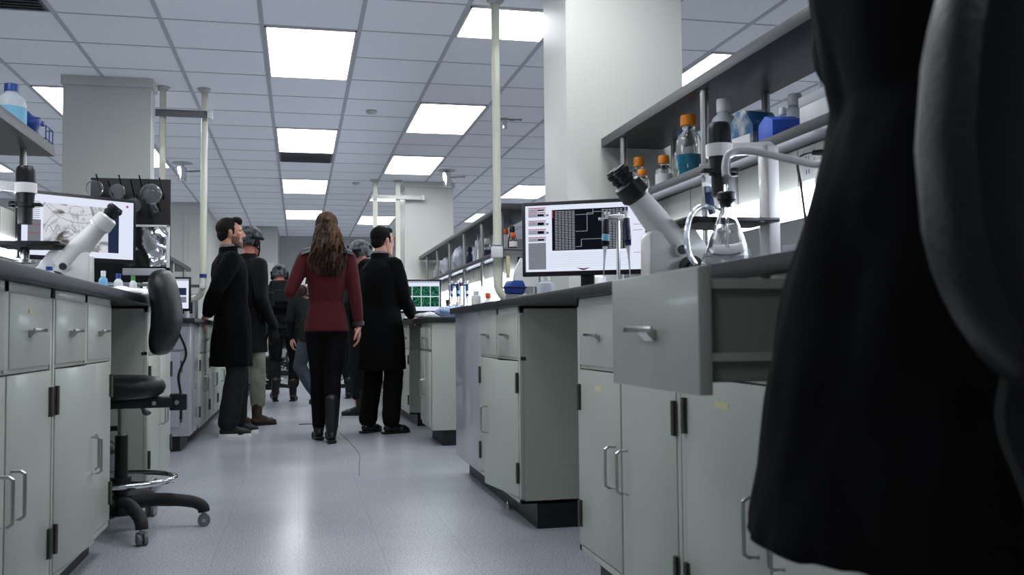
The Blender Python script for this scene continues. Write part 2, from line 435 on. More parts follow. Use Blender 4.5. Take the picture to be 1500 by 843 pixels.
# ---------------------------------------------------------------- service pipes
def pipe(name, pts, r, lb, flange=True, extras=None):
    base = Vector(pts[0]); t = empty(name, base, 0, lb, 'pipe')
    P = [Vector(p)-base for p in pts]
    b = MB(); b.tube(P, r, 18); b.build('tube', 'pipe', t)
    if flange:
        b = MB(); b.lathe([(r*2.1, -.001), (r*2.1, -.014), (r*1.3, -.03), (r*1.1, -.03)], n=20); b.build('ceiling_flange', 'ltgrey', t)
    if extras: extras(t, base)
    return t
def elbow(x, y, z, dx, r=.1, n=7):   # from vertical down to horizontal along +-x
    return [(x+dx*(r-r*math.cos(a)), y, z-r*math.sin(a)) for a in [math.pi/2*i/n for i in range(1, n+1)]]
def ex1(t, base):
    b = MB(); z = 1.005-base.z
    b.cyl((.10, 0, z), (.175, 0, z), .038, n=20); b.cyl((.165, 0, z+.03), (.165, 0, .966-base.z), .045, .05, n=20); b.build('end_fitting', 'white', t)
    b = MB(); b.cyl((0, 0, 1.29-base.z), (0, 0, 1.325-base.z), .0275, n=20); b.build('blue_band', 'blue', t)['label'] = 'blue tape band'
pipe('service_pipe', [(1.125, 5.40, ZC), (1.125, 5.40, 1.12)]+elbow(1.125, 5.40, 1.105, 1), .0245, 'tall cream service pipe left of the right column, bending onto the bench', extras=ex1)
def ex2(t, base):
    b = MB(); b.cyl((0, 0, .968-base.z), (0, 0, 1.0-base.z), .045, .035, n=20); b.build('end_fitting', 'white', t)
pipe('service_pipe', [(1.395, 5.22, ZC), (1.395, 5.22, .985)], .024, 'tall cream service pipe running behind the right monitor', extras=ex2)
def ex3(t, base):
    b = MB(); z = 1.10-base.z
    b.cyl((-.09, 0, z), (-.15, 0, z), .03, n=20); b.cyl((-.12, 0, z), (-.12, 0, .945-base.z), .02, n=14); b.build('end_fitting', 'white', t)
    b = MB(); b.ball((-.15, -.02, z+.07), (.045, .045, .05)); b.cyl((-.15, -.02, z), (-.15, -.02, z+.04), .014); b.build('valve_knob', 'blue', t)['label'] = 'round dark blue valve knob'
    b = MB(); b.cyl((0, 0, 1.27-base.z), (0, 0, 1.30-base.z), .0275, n=20); b.build('blue_band', 'blue', t)
pipe('service_pipe', [(-.74, 7.84, ZC), (-.735, 7.84, 2.7), (-.742, 7.84, 1.2)]+elbow(-.742, 7.84, 1.195, -1, .095), .0255, 'cream service pipe in front of the bearded man, bending left onto the far bench', extras=ex3)
pipe('service_pipe', [(-1.05, 7.834, ZC), (-1.05, 7.834, .96)], .0255, 'cream service pipe right beside the left column', extras=None)
pipe('service_pipe', [(.945, 12.15, ZC), (.95, 12.15, .95)], .03, 'far cream service pipe left of its twin, above the black-haired man')
pipe('service_pipe', [(1.235, 12.15, ZC), (1.235, 12.15, .95)], .03, 'far cream service pipe beside the far white column')
def strut(x0, x1, y, z0, z1, lb, endc='white'):
    t = empty('pipe_bracket', ((x0+x1)/2, y, z0), 0, lb, 'bracket'); h = (x1-x0)/2; H = z1-z0
    b = MB(); b.box(-h, h, -.012, .0, 0, H, .001); b.box(-h, h, -.02, -.012, 0, .008); b.box(-h, h, -.02, -.012, H-.008, H); b.build('channel', 'grey' if endc != 'steel' else 'whitep', t)
    for s_ in ((-h-.03, -h+.03),) if endc == 'white' else ((h-.02, h+.02),):
        b = MB(); b.box(s_[0], s_[1], -.035, .02, -.008, H+.008, .004); b.build('end_cap', 'white', t)
strut(1.11, 1.47, 5.345, 1.255, 1.305, 'grey steel bracket with white end cap joining the two right pipes')
strut(-1.10, -.69, 7.80, 2.535, 2.59, 'grey bracket joining the two pipes beside the left column', 'r')
strut(.89, 1.55, 12.11, 2.53, 2.58, 'white horizontal bracket across the far pair of pipes', 'steel')
strut(-1.0, -.74, 7.80, 1.19, 1.215, 'blue and white bracket low on the cream pipe by the bearded man', 'r')

# ---------------------------------------------------------------- casework
# built for a run along y; +x side of local frame is the aisle face when sgn=+1 (local frame mirrored for the right bench by rotating 180)
def handle_u(parent, x, y, z0, z1, sg):
    b = MB(); d = .032*sg
    b.tube([(x, y, z0), (x+d*.7, y, z0+.001), (x+d, y, z0+.008), (x+d, y, z0+.02), (x+d, y, z1-.02), (x+d, y, z1-.008), (x+d*.7, y, z1-.001), (x, y, z1)], .0045, 8)
    return b.build('handle', 'steel', parent)
def pull(parent, x, yc, z, sg):
    b = MB()
    b.box(*sorted((x+sg*.020, x+sg*.025)), yc-.065, yc+.065, z-.002, z+.008, .001)
    b.box(*sorted((x, x+sg*.024)), yc-.028, yc+.012, z-.002, z+.003, .001)
    b.prism([(x, z-.016), (x+sg*.006, z-.016), (x+sg*.018, z-.002), (x, z-.002)] if sg > 0 else [(x, z-.002), (x+sg*.018, z-.002), (x+sg*.006, z-.016), (x, z-.016)], 'y', yc-.028, yc+.012)
    return b.build('handle', 'steel', parent)
def hinge(parent, x, y, z, sg, h=.085):
    b = MB(); b.cyl((x+sg*.006, y, z-h/2), (x+sg*.006, y, z+h/2), .006, n=10)
    for i in range(1, 5): b.cyl((x+sg*.006, y, z-h/2+i*h/5-.001), (x+sg*.006, y, z-h/2+i*h/5+.001), .0072, n=10)
    b.box(*sorted((x, x+sg*.003)), y-.012, y+.012, z-h/2, z+h/2)
    return b.build('hinge', 'steel_dk', parent)
def cabinet(lb, xf, sg, y0, y1, dep, ztop, dz, doors=2, drawers=2, ajar=(0, 0), openw=None, sticker=None, kick_in=.07, lv=0):
    """xf = aisle face plane, sg=-1 aisle on -x side (right bench), +1 aisle on +x side. Object origin at the floor centre."""
    xc = xf-sg*dep/2; yc = (y0+y1)/2
    t = empty('lab_cabinet', (xc, yc, 0), 0, lb, 'cabinet', 'steel base cabinets under the benches')
    F = sg*dep/2; hy = (y1-y0)/2; T = .018
    def bx(b, a, c, *r, bev=0): b.box(min(a, c), max(a, c), *r, bev)
    b = MB()
    zb = .105
    fd = F-sg*T      # door back plane
    bx(b, -F, fd, -hy, -hy+.012, zb, ztop); bx(b, -F, fd, hy-.012, hy, zb, ztop)
    bx(b, -F, -F+sg*.012, -hy, hy, zb, ztop); bx(b, -F, fd, -hy, hy, zb, zb+.012); bx(b, -F, fd, -hy, hy, ztop-.01, ztop)
    # face frame
    st = .022
    bx(b, fd, F, -hy, -hy+st, zb, ztop, bev=.001); bx(b, fd, F, hy-st, hy, zb, ztop, bev=.001)
    bx(b, fd, F, -hy, hy, ztop-.028, ztop, bev=.001); bx(b, fd, F, -hy, hy, zb, zb+.02, bev=.001)
    zd = dz[0]-.008
    if drawers: bx(b, fd-sg*.01, F-sg*.004, -hy, hy, zd-.004, zd+.012)
    if drawers == 2: bx(b, fd-sg*.01, F, -.018, .018, zd, ztop)
    b.build('carcass', 'cab', t)
    b = MB(); bx(b, -F, F-sg*kick_in, -hy, hy, 0, zb-.002); b.build('toe_kick', 'kick', t)
    # drawers
    spans = [(-hy+st+.003, -.021), (.021, hy-st-.003)] if drawers == 2 else [(-hy+st+.003, hy-st-.003)]
    for i, (a, c) in enumerate(spans[:drawers] if drawers else []):
        off = openw.get(i, 0) if openw else 0
        b = MB(); xo = F+sg*off+sg*.002
        bx(b, xo-sg*.022, xo, a, c, dz[0], dz[1], bev=.002)
        dr = b.build('drawer', 'cab', t)
        if off:
            b = MB(); L0 = xo-sg*.022; L1 = L0-sg*(dep-.09)
            bx(b, L0, L1, a+.015, a+.018, dz[0]+.02, dz[1]-.03); bx(b, L0, L1, c-.018, c-.015, dz[0]+.02, dz[1]-.03)
            bx(b, L1, L1+sg*.003, a+.015, c-.015, dz[0]+.02, dz[1]-.03); bx(b, L0, L1, a+.015, c-.015, dz[0]+.018, dz[0]+.021)
            b.mi = 1
            bx(b, L0, L1, a+.003, a+.02, dz[1]-.033, dz[1]-.018); bx(b, L0, L1, c-.02, c-.003, dz[1]-.033, dz[1]-.018)
            bx(b, L0, L1, a+.002, a+.015, dz[0]+.05, dz[0]+.062); bx(b, L0, L1, c-.015, c-.002, dz[0]+.05, dz[0]+.062)
            b.build('drawer_box', ['cab_in', 'cab'], dr)
        pull(dr, xo, (a+c)/2, (dz[0]+dz[1])/2, sg)
        if sticker == ('drawer', i):
            b = MB(); bx(b, xo, xo+sg*.001, (a+c)/2-.03, (a+c)/2+.02, dz[1]-.05, dz[1]-.038); b.build('sticker', 'yellow', dr)
    # doors
    z1 = zd-.008 if drawers else ztop-.033; z0 = zb+.024
    sp = [(-hy+st+.003, -.006), (.006, hy-st-.003)] if doors == 2 else [(-hy+st+.003, hy-st-.003)]
    if doors == 22: sp = [(-hy+st+.003, -.018), (.018, hy-st-.003)]
    for i, (a, c) in enumerate(sp):
        hl = a if i == 0 else c; free = c if i == 0 else a; w_ = c-a
        p = bpy.data.objects.new('door', None)
        b = MB(); bx(b, -sg*.018, 0, 0 if i == 0 else -w_, w_ if i == 0 else 0, z0, z1, bev=.002)
        d = b.build('door', 'cab', t); d.location = (F+sg*.002, hl, 0)
        ang = ajar[i] if i < len(ajar) else 0
        # open toward the aisle
        d.rotation_euler = (0, 0, R(ang)*(-sg if i == 0 else sg))
        fy = (w_-.045) if i == 0 else -(w_-.045)
        handle_u(d, 0, fy, .365, .485, sg)
        for hz in (z0+.10, z1-.09): hinge(d, 0, 0.004 if i == 0 else -.004, hz, sg)
        if sticker == ('door', i):
            b = MB(); cy = w_*.5*(1 if i == 0 else -1); bx(b, 0, sg*.001, cy-.035, cy+.035, z1-.06, z1-.045); b.build('sticker', 'yellow', d)
    return t
def filler(lb, x0, x1, y0, y1, z0, z1, mt='cab', cat='panel', name='end_panel'):
    b = MB(); b.box(x0, x1, y0, y1, z0, z1, .002); o = b.build(name, mt, loc=None)
    return tag(o, lb, cat)
DZR = (.712, .900); DZL = (.738, .930)
TR = .928; TL = .958
# right near bench
cabinet('grey-green cabinet with an ajar door and two drawers, far end of the right near bench', .90, -1, 3.88, 4.78, .42, TR, DZR, ajar=(9, 0))
cabinet('right grey-green cabinet between the dark knee space and the open drawer', .90, -1, 2.165, 3.03, .6, TR, DZR, sticker=('door', 1))
cabinet('nearest right grey-green cabinet with its top drawer pulled wide open', .90, -1, 1.28, 2.16, .6, TR, (.724, .915), openw={0: .325}, sticker=('door', 1))
t = empty('end_cabinet', (1.11, 5.165, 0), 0, 'plain lavender-grey cabinet panel closing the far end of the right near bench', 'cabinet')
b = MB(); b.box(-.21, .21, -.384, .384, .105, TR, .002); b.build('carcass', 'cab_grey', t)
b = MB(); b.box(-.14, .21, -.384, .34, 0, .103); b.build('toe_kick', 'kick', t)
def worktop(x0, x1, y0, y1, z0, z1, lb):
    b = MB(); b.box(x0, x1, y0, y1, z0, z1, .003); return tag(b.build('worktop', 'top'), lb, 'worktop')
worktop(.872, 2.42, 1.24, 4.598, TR+.001, TR+.036, 'long black worktop of the right near bench under microscope and flask')
worktop(.872, 1.322, 4.600, 5.585, TR+.001, TR+.036, 'black worktop end beside the right column, under the monitor and pipes')
def backrun(x0, x1, y0, y1, zt):
    b = MB(); b.box(x0, x1, y0, y1, .1, zt-.001); b.mi = 1; b.box(x0+.05, x1-.05, y0, y1, 0, .1)
    o = b.build('rear_cabinet_run', ['cab', 'kick']); return tag(o, None, 'cabinet')
tag(backrun(1.55, 2.38, 1.28, 4.58, TR), 'grey-green rear casework closing the back of the right knee space')
# left near bench
cabinet('left grey-green cabinet with an ajar lower door, nearest the black lab chair', -.70, 1, 3.0, 3.88, .6, TL, DZL, ajar=(4.5, 0))
cabinet('left grey-green cabinet at the left picture edge with a yellow sticker on its drawer', -.70, 1, 2.10, 2.99, .6, TL, DZL, sticker=('drawer', 1))
cabinet('left grey-green cabinet mostly outside the left picture edge', -.70, 1, 1.2, 2.09, .6, TL, DZL)
cabinet('left cabinet standing behind the black lab chair, past the knee space', -.70, 1, 4.78, 5.62, .6, TL, DZL, sticker=('door', 0))
worktop(-2.2, -.655, 1.15, 5.66, TL+.001, TL+.037, 'long black worktop of the left near bench, carrying microscope and monitor')
tag(backrun(-2.15, -1.34, 1.2, 5.6, TL), 'grey-green rear casework closing the back of the left knee space')

# far left bench : end face towards the camera carries a door
TF = .905
t = empty('lab_cabinet', (-1.35, 7.35, 0), 0, 'grey cabinet end of the far left bench with a framed door facing the camera', 'cabinet')
b = MB(); b.box(-.65, .60, -.30, .24, .11, TF, .003); b.build('carcass', 'cab_grey', t)
b = MB(); b.box(-.6, .53, -.24, .24, 0, .108); b.build('toe_kick', 'kick', t)
b = MB(); b.box(.13, .535, -.318, -.301, .17, .70, .002); d = b.build('door', 'cab_grey', t)
for z in (.25, .6):
    b = MB(); b.cyl((.545, -.31, z-.04), (.545, -.31, z+.04), .007, n=10); b.build('hinge', 'steel_dk', d)
b = MB(); b.tube([(.18, -.318, .36), (.18, -.35, .37), (.18, -.35, .47), (.18, -.318, .48)], .005, 8); b.build('handle', 'steel', d)
b = MB(); b.box(.13, .58, -.318, -.301, .72, .88, .002); b.build('drawer', 'cab_grey', t)
for i, (a, c) in enumerate([(7.66, 8.5), (8.51, 9.35), (9.36, 10.2), (10.21, 11.9)]):
    cabinet(['far left cabinet under the hand of the bearded man', 'far left cabinet behind the bearded man', 'far left cabinet behind the helmeted soldier', 'last cabinet of the far left bench'][i], -.75, 1, a, c, .33, TF, (.69, .88))
worktop(-1.10, -.715, 7.0, 11.95, TF+.001, TF+.035, 'black worktop of the far left bench the bearded man leans on')
# far right bench
t = empty('lab_cabinet', (1.3, 7.15, 0), 0, 'pale cabinet end of the far right bench standing beside the black-haired man', 'cabinet')
b = MB(); b.box(-.36, .9, -.30, .30, .115, TF-.01, .003); b.build('carcass', 'cab', t)
b = MB(); b.box(-.28, .9, -.26, .30, 0, .113); b.build('toe_kick', 'kick', t)
b = MB(); b.box(-.376, -.361, -.26, -.01, .70, .86, .002); d = b.build('drawer', 'cab', t); pull(d, -.376, -.14, .78, -1)
b = MB(); b.box(-.376, -.361, .01, .26, .70, .86, .002); d = b.build('drawer', 'cab', t); pull(d, -.376, .14, .78, -1)
for s_ in (0, 1):
    b = MB(); b.box(-.376, -.361, -.26+s_*.27, -.01+s_*.27, .15, .68, .002); d = b.build('door', 'cab', t); handle_u(d, -.376, -.04+s_*.08, .36, .47, -1)
for i, (a, c) in enumerate([(8.4, 9.25), (9.26, 10.1), (10.11, 11.0), (11.01, 12.0)]):
    cabinet(['far right cabinet beside the legs of the black-haired man', 'far right cabinet behind the black-haired man', 'far right cabinet near the second soldier', 'last cabinet of the far right bench'][i], .95, -1, a, c, .6, TF-.01, (.69, .87))
worktop(.905, 2.35, 6.82, 12.05, TF-.009, TF+.03, 'black worktop of the far right bench with the green-image monitor')
tag(backrun(1.6, 2.2, 7.5, 12.0, TF-.01), 'pale rear casework of the far right bench')

# ---------------------------------------------------------------- reagent shelves
def shelf(name, x0, x1, y0, y1, z1, th, lb):
    b = MB(); b.box(x0, x1, y0, y1, z1-th, z1, .002); return tag(b.build(name, 'shelf'), lb, 'shelf')
def post(x, y, z0, z1, lb, grp, r=.0165):
    t = empty('shelf_post', (x, y, z0), 0, lb, 'post', grp)
    b = MB(); b.cyl((0, 0, 0), (0, 0, z1-z0), r, n=20); b.build('rod', 'steel', t)
    b = MB(); b.cyl((0, 0, 0), (0, 0, .012), r*1.5, n=20); b.build('collar', 'steel', t)
def rack(x0, x1, y0, y1, zt, zl, ctop, ys, side, tt=.045, tl=.037, who='', ins=.035):
    shelf('reagent_shelf', x0, x1, y0, y1, zt, tt, 'dark grey upper shelf of the %s bench' % who)
    if zl: shelf('reagent_shelf', x0, x1, y0, y1, zl, tl, 'dark grey lower shelf of the %s bench, carrying bottles' % who)
    for i, y in enumerate(ys):
        for x in (x0+ins, x1-ins):
            a = 'aisle' if (x < (x0+x1)/2) == (side < 0) else 'rear'
            if not zl:
                post(x, y, ctop, zt-tt, 'round steel %s post number %d from the far end under the %s shelf' % (a, i+1, who), 'steel posts of the %s shelf' % who); continue
            post(x, y, zl, zt-tt, 'round steel %s post number %d from the far end between the %s shelves' % (a, i+1, who), 'steel posts of the %s shelves' % who)
            post(x, y, ctop, zl-tl, 'round steel %s leg number %d from the far end under the %s lower shelf' % (a, i+1, who), 'steel legs of the %s shelves' % who)
rack(1.50, 1.83, 1.3, 4.585, 1.80, 1.451, .966, [4.34, 3.40, 2.46, 1.52], -1, who='right near')
rack(1.50, 1.83, 7.02, 12.15, 1.80, 1.451, TF+.032, [11.6, 10.7, 9.8, 8.9, 8.0, 7.2], -1, who='far right')
rack(-1.59, -1.26, 2.3, 5.385, 1.822, None, TL+.038, [5.18, 4.25, 3.32], 1, tt=.055, who='left near', ins=.10)
rack(-1.59, -1.26, 7.9, 11.9, 1.62, 1.30, .10, [11.5, 10.5, 9.5, 8.1], 1, who='far left')
def raceway(x0, x1, y0, y1, z0, z1, lb, outs, side):
    t = empty('service_raceway', ((x0+x1)/2, (y0+y1)/2, z0), 0, lb, 'raceway'); hx = (x1-x0)/2; hy = (y1-y0)/2
    b = MB(); b.box(-hx, hx, -hy, hy, 0, z1-z0, .003)
    b.mi = 1
    n = int((y1-y0)/.42)
    for i in range(1, n):
        y = -hy+i*(2*hy)/n; b.box(-hx-.0012 if side < 0 else hx-.001, -hx+.001 if side < 0 else hx+.0012, y-.002, y+.002, .004, z1-z0-.004)
    b.build('housing', ['cream', 'grey'], t)
    for y in outs:
        b = MB(); s_ = -hx if side < 0 else hx; zz = (z1-z0)/2
        b.box(min(s_, s_+side*.006), max(s_, s_+side*.006), y-(y0+y1)/2-.035, y-(y0+y1)/2+.035, zz-.05, zz+.05, .002)
        b.mi = 1
        for dz_ in (-.022, .022):
            for dy in (-.008, .008): b.box(min(s_+side*.005, s_+side*.0068), max(s_+side*.005, s_+side*.0068), y-(y0+y1)/2+dy-.0015, y-(y0+y1)/2+dy+.0015, zz+dz_-.007, zz+dz_+.007)
        b.build('outlet', ['white', 'black'], t)
raceway(1.60, 1.66, 1.5, 4.58, 1.285, 1.412, 'cream service raceway with outlets under the right near shelf', [2.1, 2.75, 3.4, 4.0], -1)
raceway(1.60, 1.66, 7.2, 12.0, 1.285, 1.412, 'cream service raceway under the far right shelf', [7.8, 8.8, 9.8], -1)
raceway(-1.42, -1.36, 2.4, 5.3, 1.30, 1.43, 'cream service raceway under the left near shelf', [3.0, 4.3], 1)
def strip_light(x, y0, y1, z0, z1, lb, side):
    t = empty('undershelf_light', (x, (y0+y1)/2, z0), 0, lb, 'lamp'); hy = (y1-y0)/2; H = z1-z0
    b = MB(); b.prism([(0, 0), (0, H), (side*.03, H), (side*.03, 0)] if side > 0 else [(side*.03, 0), (side*.03, H), (0, H), (0, 0)], 'y', -hy, hy); b.build('housing', 'whitep', t)
    b = MB(); x0, x1 = sorted((side*.031, side*.045)); b.box(x0, x1, -hy+.02, hy-.02, .004, H-.004, .003); b.build('diffuser', 'under', t)
strip_light(1.64, 1.6, 4.45, 1.185, 1.283, 'glowing white strip light under the right near shelf', -1)
strip_light(1.66, 7.1, 11.9, 1.08, 1.283, 'wide glowing white strip light under the far right shelf', -1)
strip_light(-1.40, 2.5, 5.2, 1.20, 1.298, 'glowing white strip light under the left near shelf', 1)

b = MB(); b.box(1.665, 1.68, 7.1, 12.0, TF+.032, 1.07, .002); tag(b.build('back_panel', 'white'), 'white back panel lit up behind the bottles of the far right bench', 'panel')
b = MB(); b.box(-2.1, -1.36, 7.85, 11.9, .0, .10); b.build('plinth', 'kick'); bpy.data.objects['plinth']['label'] = 'low plinth under the far left shelf legs'; bpy.data.objects['plinth']['category'] = 'plinth'
# ---------------------------------------------------------------- microscopes
def microscope(loc, rz, lb, hm='black'):
    """inverted microscope; eyepieces point to local -x; local y is the width"""
    t = empty('inverted_microscope', loc, rz, lb, 'microscope', 'inverted microscopes')
    b = MB()
    b.prism([(-.252, .0), (.24, .0), (.24, .045), (.20, .055), (-.09, .05), (-.13, .12), (-.145, .155), (-.242, .157), (-.25, .145)], 'y', -.042, .042, .008)
    b.prism([(-.17, .05), (-.02, .05), (-.10, .165), (-.17, .165)], 'y', -.04, .04, .006)
    b.build('base', 'whitep', t)
    b = MB()   # observation tube body
    d = Vector((-.64, 0, .77)).normalized(); s_ = Vector((-.155, 0, .12))
    x, y, _ = Vector((.77, 0, .64)), Vector((0, 1, 0)), d
    def ring(c, a, bb, n=20): return [c+x*a*math.cos(2*math.pi*i/n)+y*bb*math.sin(2*math.pi*i/n) for i in range(n)]
    b.loft([ring(s_-d*.03, .047, .052), ring(s_+d*.02, .045, .052), ring(s_+d*.12, .039, .05), ring(s_+d*.185, .034, .046)])
    b.build('observation_tube', 'whitep', t)
    b = MB(); e0 = s_+d*.180
    b.loft([ring(e0, .035, .047), ring(e0+d*.010, .044, .058), ring(e0+d*.055, .040, .06), ring(e0+d*.062, .028, .055)])
    b.build('binocular_head', hm, t)
    for sy in (-1, 1):
        b = MB(); q = e0+d*.055+y*.03*sy; n = 16
        def rr(h, r): return [q+d*h+x*r*math.cos(2*math.pi*i/n)+y*r*math.sin(2*math.pi*i/n) for i in range(n)]
        b.loft([rr(0, .02), rr(.015, .02), rr(.016, .024), rr(.027, .024), rr(.028, .021), rr(.034, .021), rr(.035, .0255), rr(.05, .0255), rr(.051, .022), rr(.058, .02)])
        b.build('eyepiece', 'black', t)
    b = MB(); b.box(-.15, .15, -.10, .10, .183, .195, .003); b.box(-.07, .07, -.125, -.10, .178, .19, .002); b.box(-.12, .09, -.11, .11, .176, .184, .002); b.build('stage', 'black', t)
    b = MB(); b.lathe([(.018, .125), (.018, .172), (.014, .178)], (0, 0, 0), 16); b.lathe([(.045, .115), (.045, .127), (.02, .13)], (0, 0, 0), 20); b.build('nosepiece', 'steel', t)
    b = MB(); b.box(.145, .185, -.035, .035, .05, .43, .008); b.build('pillar', 'whitep', t)['label'] = 'white illumination pillar'
    b = MB()
    b.prism([(.185, .43), (.165, .445), (-.0, .432), (-.0, .395), (.10, .405), (.15, .405), (.185, .38)], 'y', -.022, .022, .004)
    b.cyl((0, 0, .393), (0, 0, .432), .042, n=28); b.build('arm', 'whitep', t)
    b = MB(); b.lathe([(.026, .27), (.027, .30), (.027, .335), (.034, .337), (.034, .352), (.031, .354), (.034, .39), (.036, .433), (.036, .478), (.034, .492), (.028, .50)], n=28)
    b.build('condenser', 'black', t)
    b = MB(); b.box(-.062, .05, -.02, .02, .342, .354, .003); b.cyl((.05, 0, .335), (.05, 0, .36), .012); b.build('condenser_slider', 'black', t)
    b = MB(); b.cyl((0, 0, .492), (0, 0, .5015), .026, .022); b.build('lamp_cap', 'blackm', t)
    for sy in (-1, 1):
        b = MB(); b.cyl((-.13, sy*.055, .045), (-.13, sy*.082, .045), .034, n=24); b.cyl((-.13, sy*.082, .045), (-.13, sy*.094, .045), .018, n=20); b.build('focus_knob', 'black', t)
        b = MB(); b.cyl((-.155, sy*.054, .098), (-.155, sy*.062, .098), .02, n=20); b.mi = 1; b.cyl((-.155, sy*.062, .098), (-.155, sy*.068, .098), .014, n=20); b.build('port_cap', ['white', 'black'], t)
    return t
WTR, WTL = TR+.0365, TL+.0375
microscope((1.275, 2.72, WTR), 0, 'white inverted microscope with black eyepieces on the right bench behind the glass flask')
microscope((-1.06, 4.08, WTL), 180, 'white inverted microscope on the left bench in front of the left monitor', 'whitep')

# ---------------------------------------------------------------- monitors
def monitor(loc, rz, W, H, lift, lb, content, group='computer monitors', stand=True, name='computer_monitor'):
    """screen faces local -y; loc is the foot centre on the bench"""
    t = empty(name, loc, rz, lb, 'monitor', group)
    b = MB(); b.box(-W/2, W/2, 0, .035, lift, lift+H, .004); b.box(-W/2+.06, W/2-.06, .03, .055, lift+.05, lift+H-.05, .01); b.build('housing', 'bezel', t)
    bz = .017
    x0, x1, z0, z1 = -W/2+bz, W/2-bz, lift+bz+.003, lift+H-bz
    b = MB(); b.box(x0, x1, -.0015, .001, z0, z1)
    mats = content(b, x0, x1, z0, z1)
    b.build('screen', mats, t)
    if stand:
        b = MB(); b.box(-.03, .03, .045, .075, .012, lift+.16, .006); b.build('stand_neck', 'black', t)
        b = MB(); b.box(-.12, .12, -.06, .14, 0, .014, .005); b.build('stand_base', 'black', t)
    return t
def rect(b, x0, x1, z0, z1, X0, X1, Z0, Z1, mi, d=-.0022):
    """u,v rect (0..1, v from top) inside the screen"""
    W, H = X1-X0, Z1-Z0; b.mi = mi
    b.quad((X0+x0*W, d, Z1-z1*H), (X0+x1*W, d, Z1-z1*H), (X0+x1*W, d, Z1-z0*H), (X0+x0*W, d, Z1-z0*H))
def screen_table(b, X0, X1, Z0, Z1):
    q = lambda a, c, e, f, mi, d=-.0022: rect(b, a, c, e, f, X0, X1, Z0, Z1, mi, d)
    for v0, v1 in ((.03, .09), (.10, .175), (.225, .31), (.355, .44), (.475, .545)):
        q(.025, .175, v0, v0+.012, 3); q(.025, .175, v0+.018, v1, 4)
        q(.105, .16, v0+.03, v1-.012, 2, -.0026)
        for k in range(3): q(.03, .10, v0+.026+k*.018, v0+.031+k*.018, 2, -.0026)
    q(.025, .175, .565, .965, 1)
    for k in range(14): q(.028, .172, .585+k*.027, .588+k*.027, 4, -.0026)
    for v in (.135, .27, .40): q(.178, .2, v, v+.03, 1)
    q(.228, .862, .075, .69, 2)
    for k in range(24):
        v = .098+k*.0245
        for (u0, u1) in ((.252, .425), (.645, .822)):
            for j in range(6):
                w_ = (u1-u0)/6; q(u0+j*w_+.002, u0+(j+1)*w_-.004, v, v+.011, 5, -.0026)
    q(.832, .85, .08, .685, 1, -.0026); q(.23, .24, .09, .2, 3, -.0026)
    T_ = .006
    def path(pp):
        for (u0, v0), (u1, v1) in zip(pp[:-1], pp[1:]):
            q(min(u0, u1)-T_/3, max(u0, u1)+T_/3, min(v0, v1)-T_/2, max(v0, v1)+T_/2, 5, -.0026)
    path([(.43, .16), (.575, .16), (.575, .075)]); path([(.575, .125), (.64, .125)]); path([(.43, .41), (.525, .41), (.525, .14), (.575, .14)])
    path([(.43, .64), (.475, .64), (.475, .53), (.64, .53)])
    for k in range(7): q(.21, .86-.03*(k % 3), .735+k*.032, .738+k*.032, 4)
    for v in (.06, .335, .42, .75): q(.905, .98, v, v+.007, 3)
    b.mi = 2; W, H = X1-X0, Z1-Z0
    def tri(pts, mi):
        b.mi = mi; f = b.bm.faces.new([b.bm.verts.new((X0+u*W, -.0026, Z1-v*H)) for u, v in pts]); f.material_index = mi
    tri([(.43, .955), (.49, .995), (.55, .955), (.49, .965)], 2); tri([(.468, .968), (.49, .993), (.512, .968)], 3)
    return ['screen_w', 'screen_g', 'screen_k', 'screen_r', 'screen_l', 'screen_line']
def screen_sketch(b, X0, X1, Z0, Z1):
    q = lambda a, c, e, f, mi, d=-.0022: rect(b, a, c, e, f, X0, X1, Z0, Z1, mi, d)
    for k in range(9): q(.015, .15, .12+k*.033, .132+k*.033, 4)
    q(.05, .16, .42, .88, 1); q(.05, .16, .5, .51, 3, -.0026); q(.05, .16, .64, .65, 3, -.0026)
    q(.18, .86, .13, .90, 5); q(.76, .86, .13, .90, 2, -.0026)
    q(.93, .95, .06, .095, 3)
    # curved strokes of the drawing
    W, H = X1-X0, Z1-Z0
    def stroke(pts, w_):
        P = spline([(X0+u*W, -.003, Z1-v*H) for u, v in pts], 6)
        for a, c in zip(P[:-1], P[1:]):
            dd = (c-a); n_ = Vector((-dd.z, 0, dd.x)).normalized()*w_
            b.mi = 6; b.quad(a-n_, c-n_, c+n_, a+n_)
    stroke([(.2, .16), (.3, .33), (.45, .42), (.6, .4), (.72, .28)], 0.0012); stroke([(.22, .14), (.33, .25), (.5, .3), (.7, .2)], 0.0008)
    stroke([(.2, .62), (.23, .5), (.27, .6), (.3, .48), (.34, .6), (.4, .52), (.46, .6)], 0.0013)
    stroke([(.4, .2), (.45, .15), (.52, .17), (.53, .26), (.46, .3), (.4, .25), (.42, .19)], 0.0008); stroke([(.5, .8), (.55, .72), (.62, .82), (.7, .86)], 0.0019)
    stroke([(.22, .8), (.3, .74), (.36, .79), (.44, .7)], 0.0009)
    b.mi = 2
    f = b.bm.faces.new([b.bm.verts.new((X0+u*W, -.0026, Z1-v*H)) for u, v in [(.47, .95), (.52, .985), (.57, .95), (.52, .96)]]); f.material_index = 3
    return ['screen_w', 'screen_g', 'screen_b', 'screen_r', 'screen_line', 'screen_sketch', 'screen_brown']
def screen_green(b, X0, X1, Z0, Z1):
    q = lambda a, c, e, f, mi, d=-.0022: rect(b, a, c, e, f, X0, X1, Z0, Z1, mi, d)
    for i in range(5):
        for j in range(2): q(.01+i*.198, .195+i*.198, .17+j*.36, .50+j*.36, 1)
    q(0, 1, 0, .05, 2)
    return ['screen_w', 'screen_green', 'screen_l']
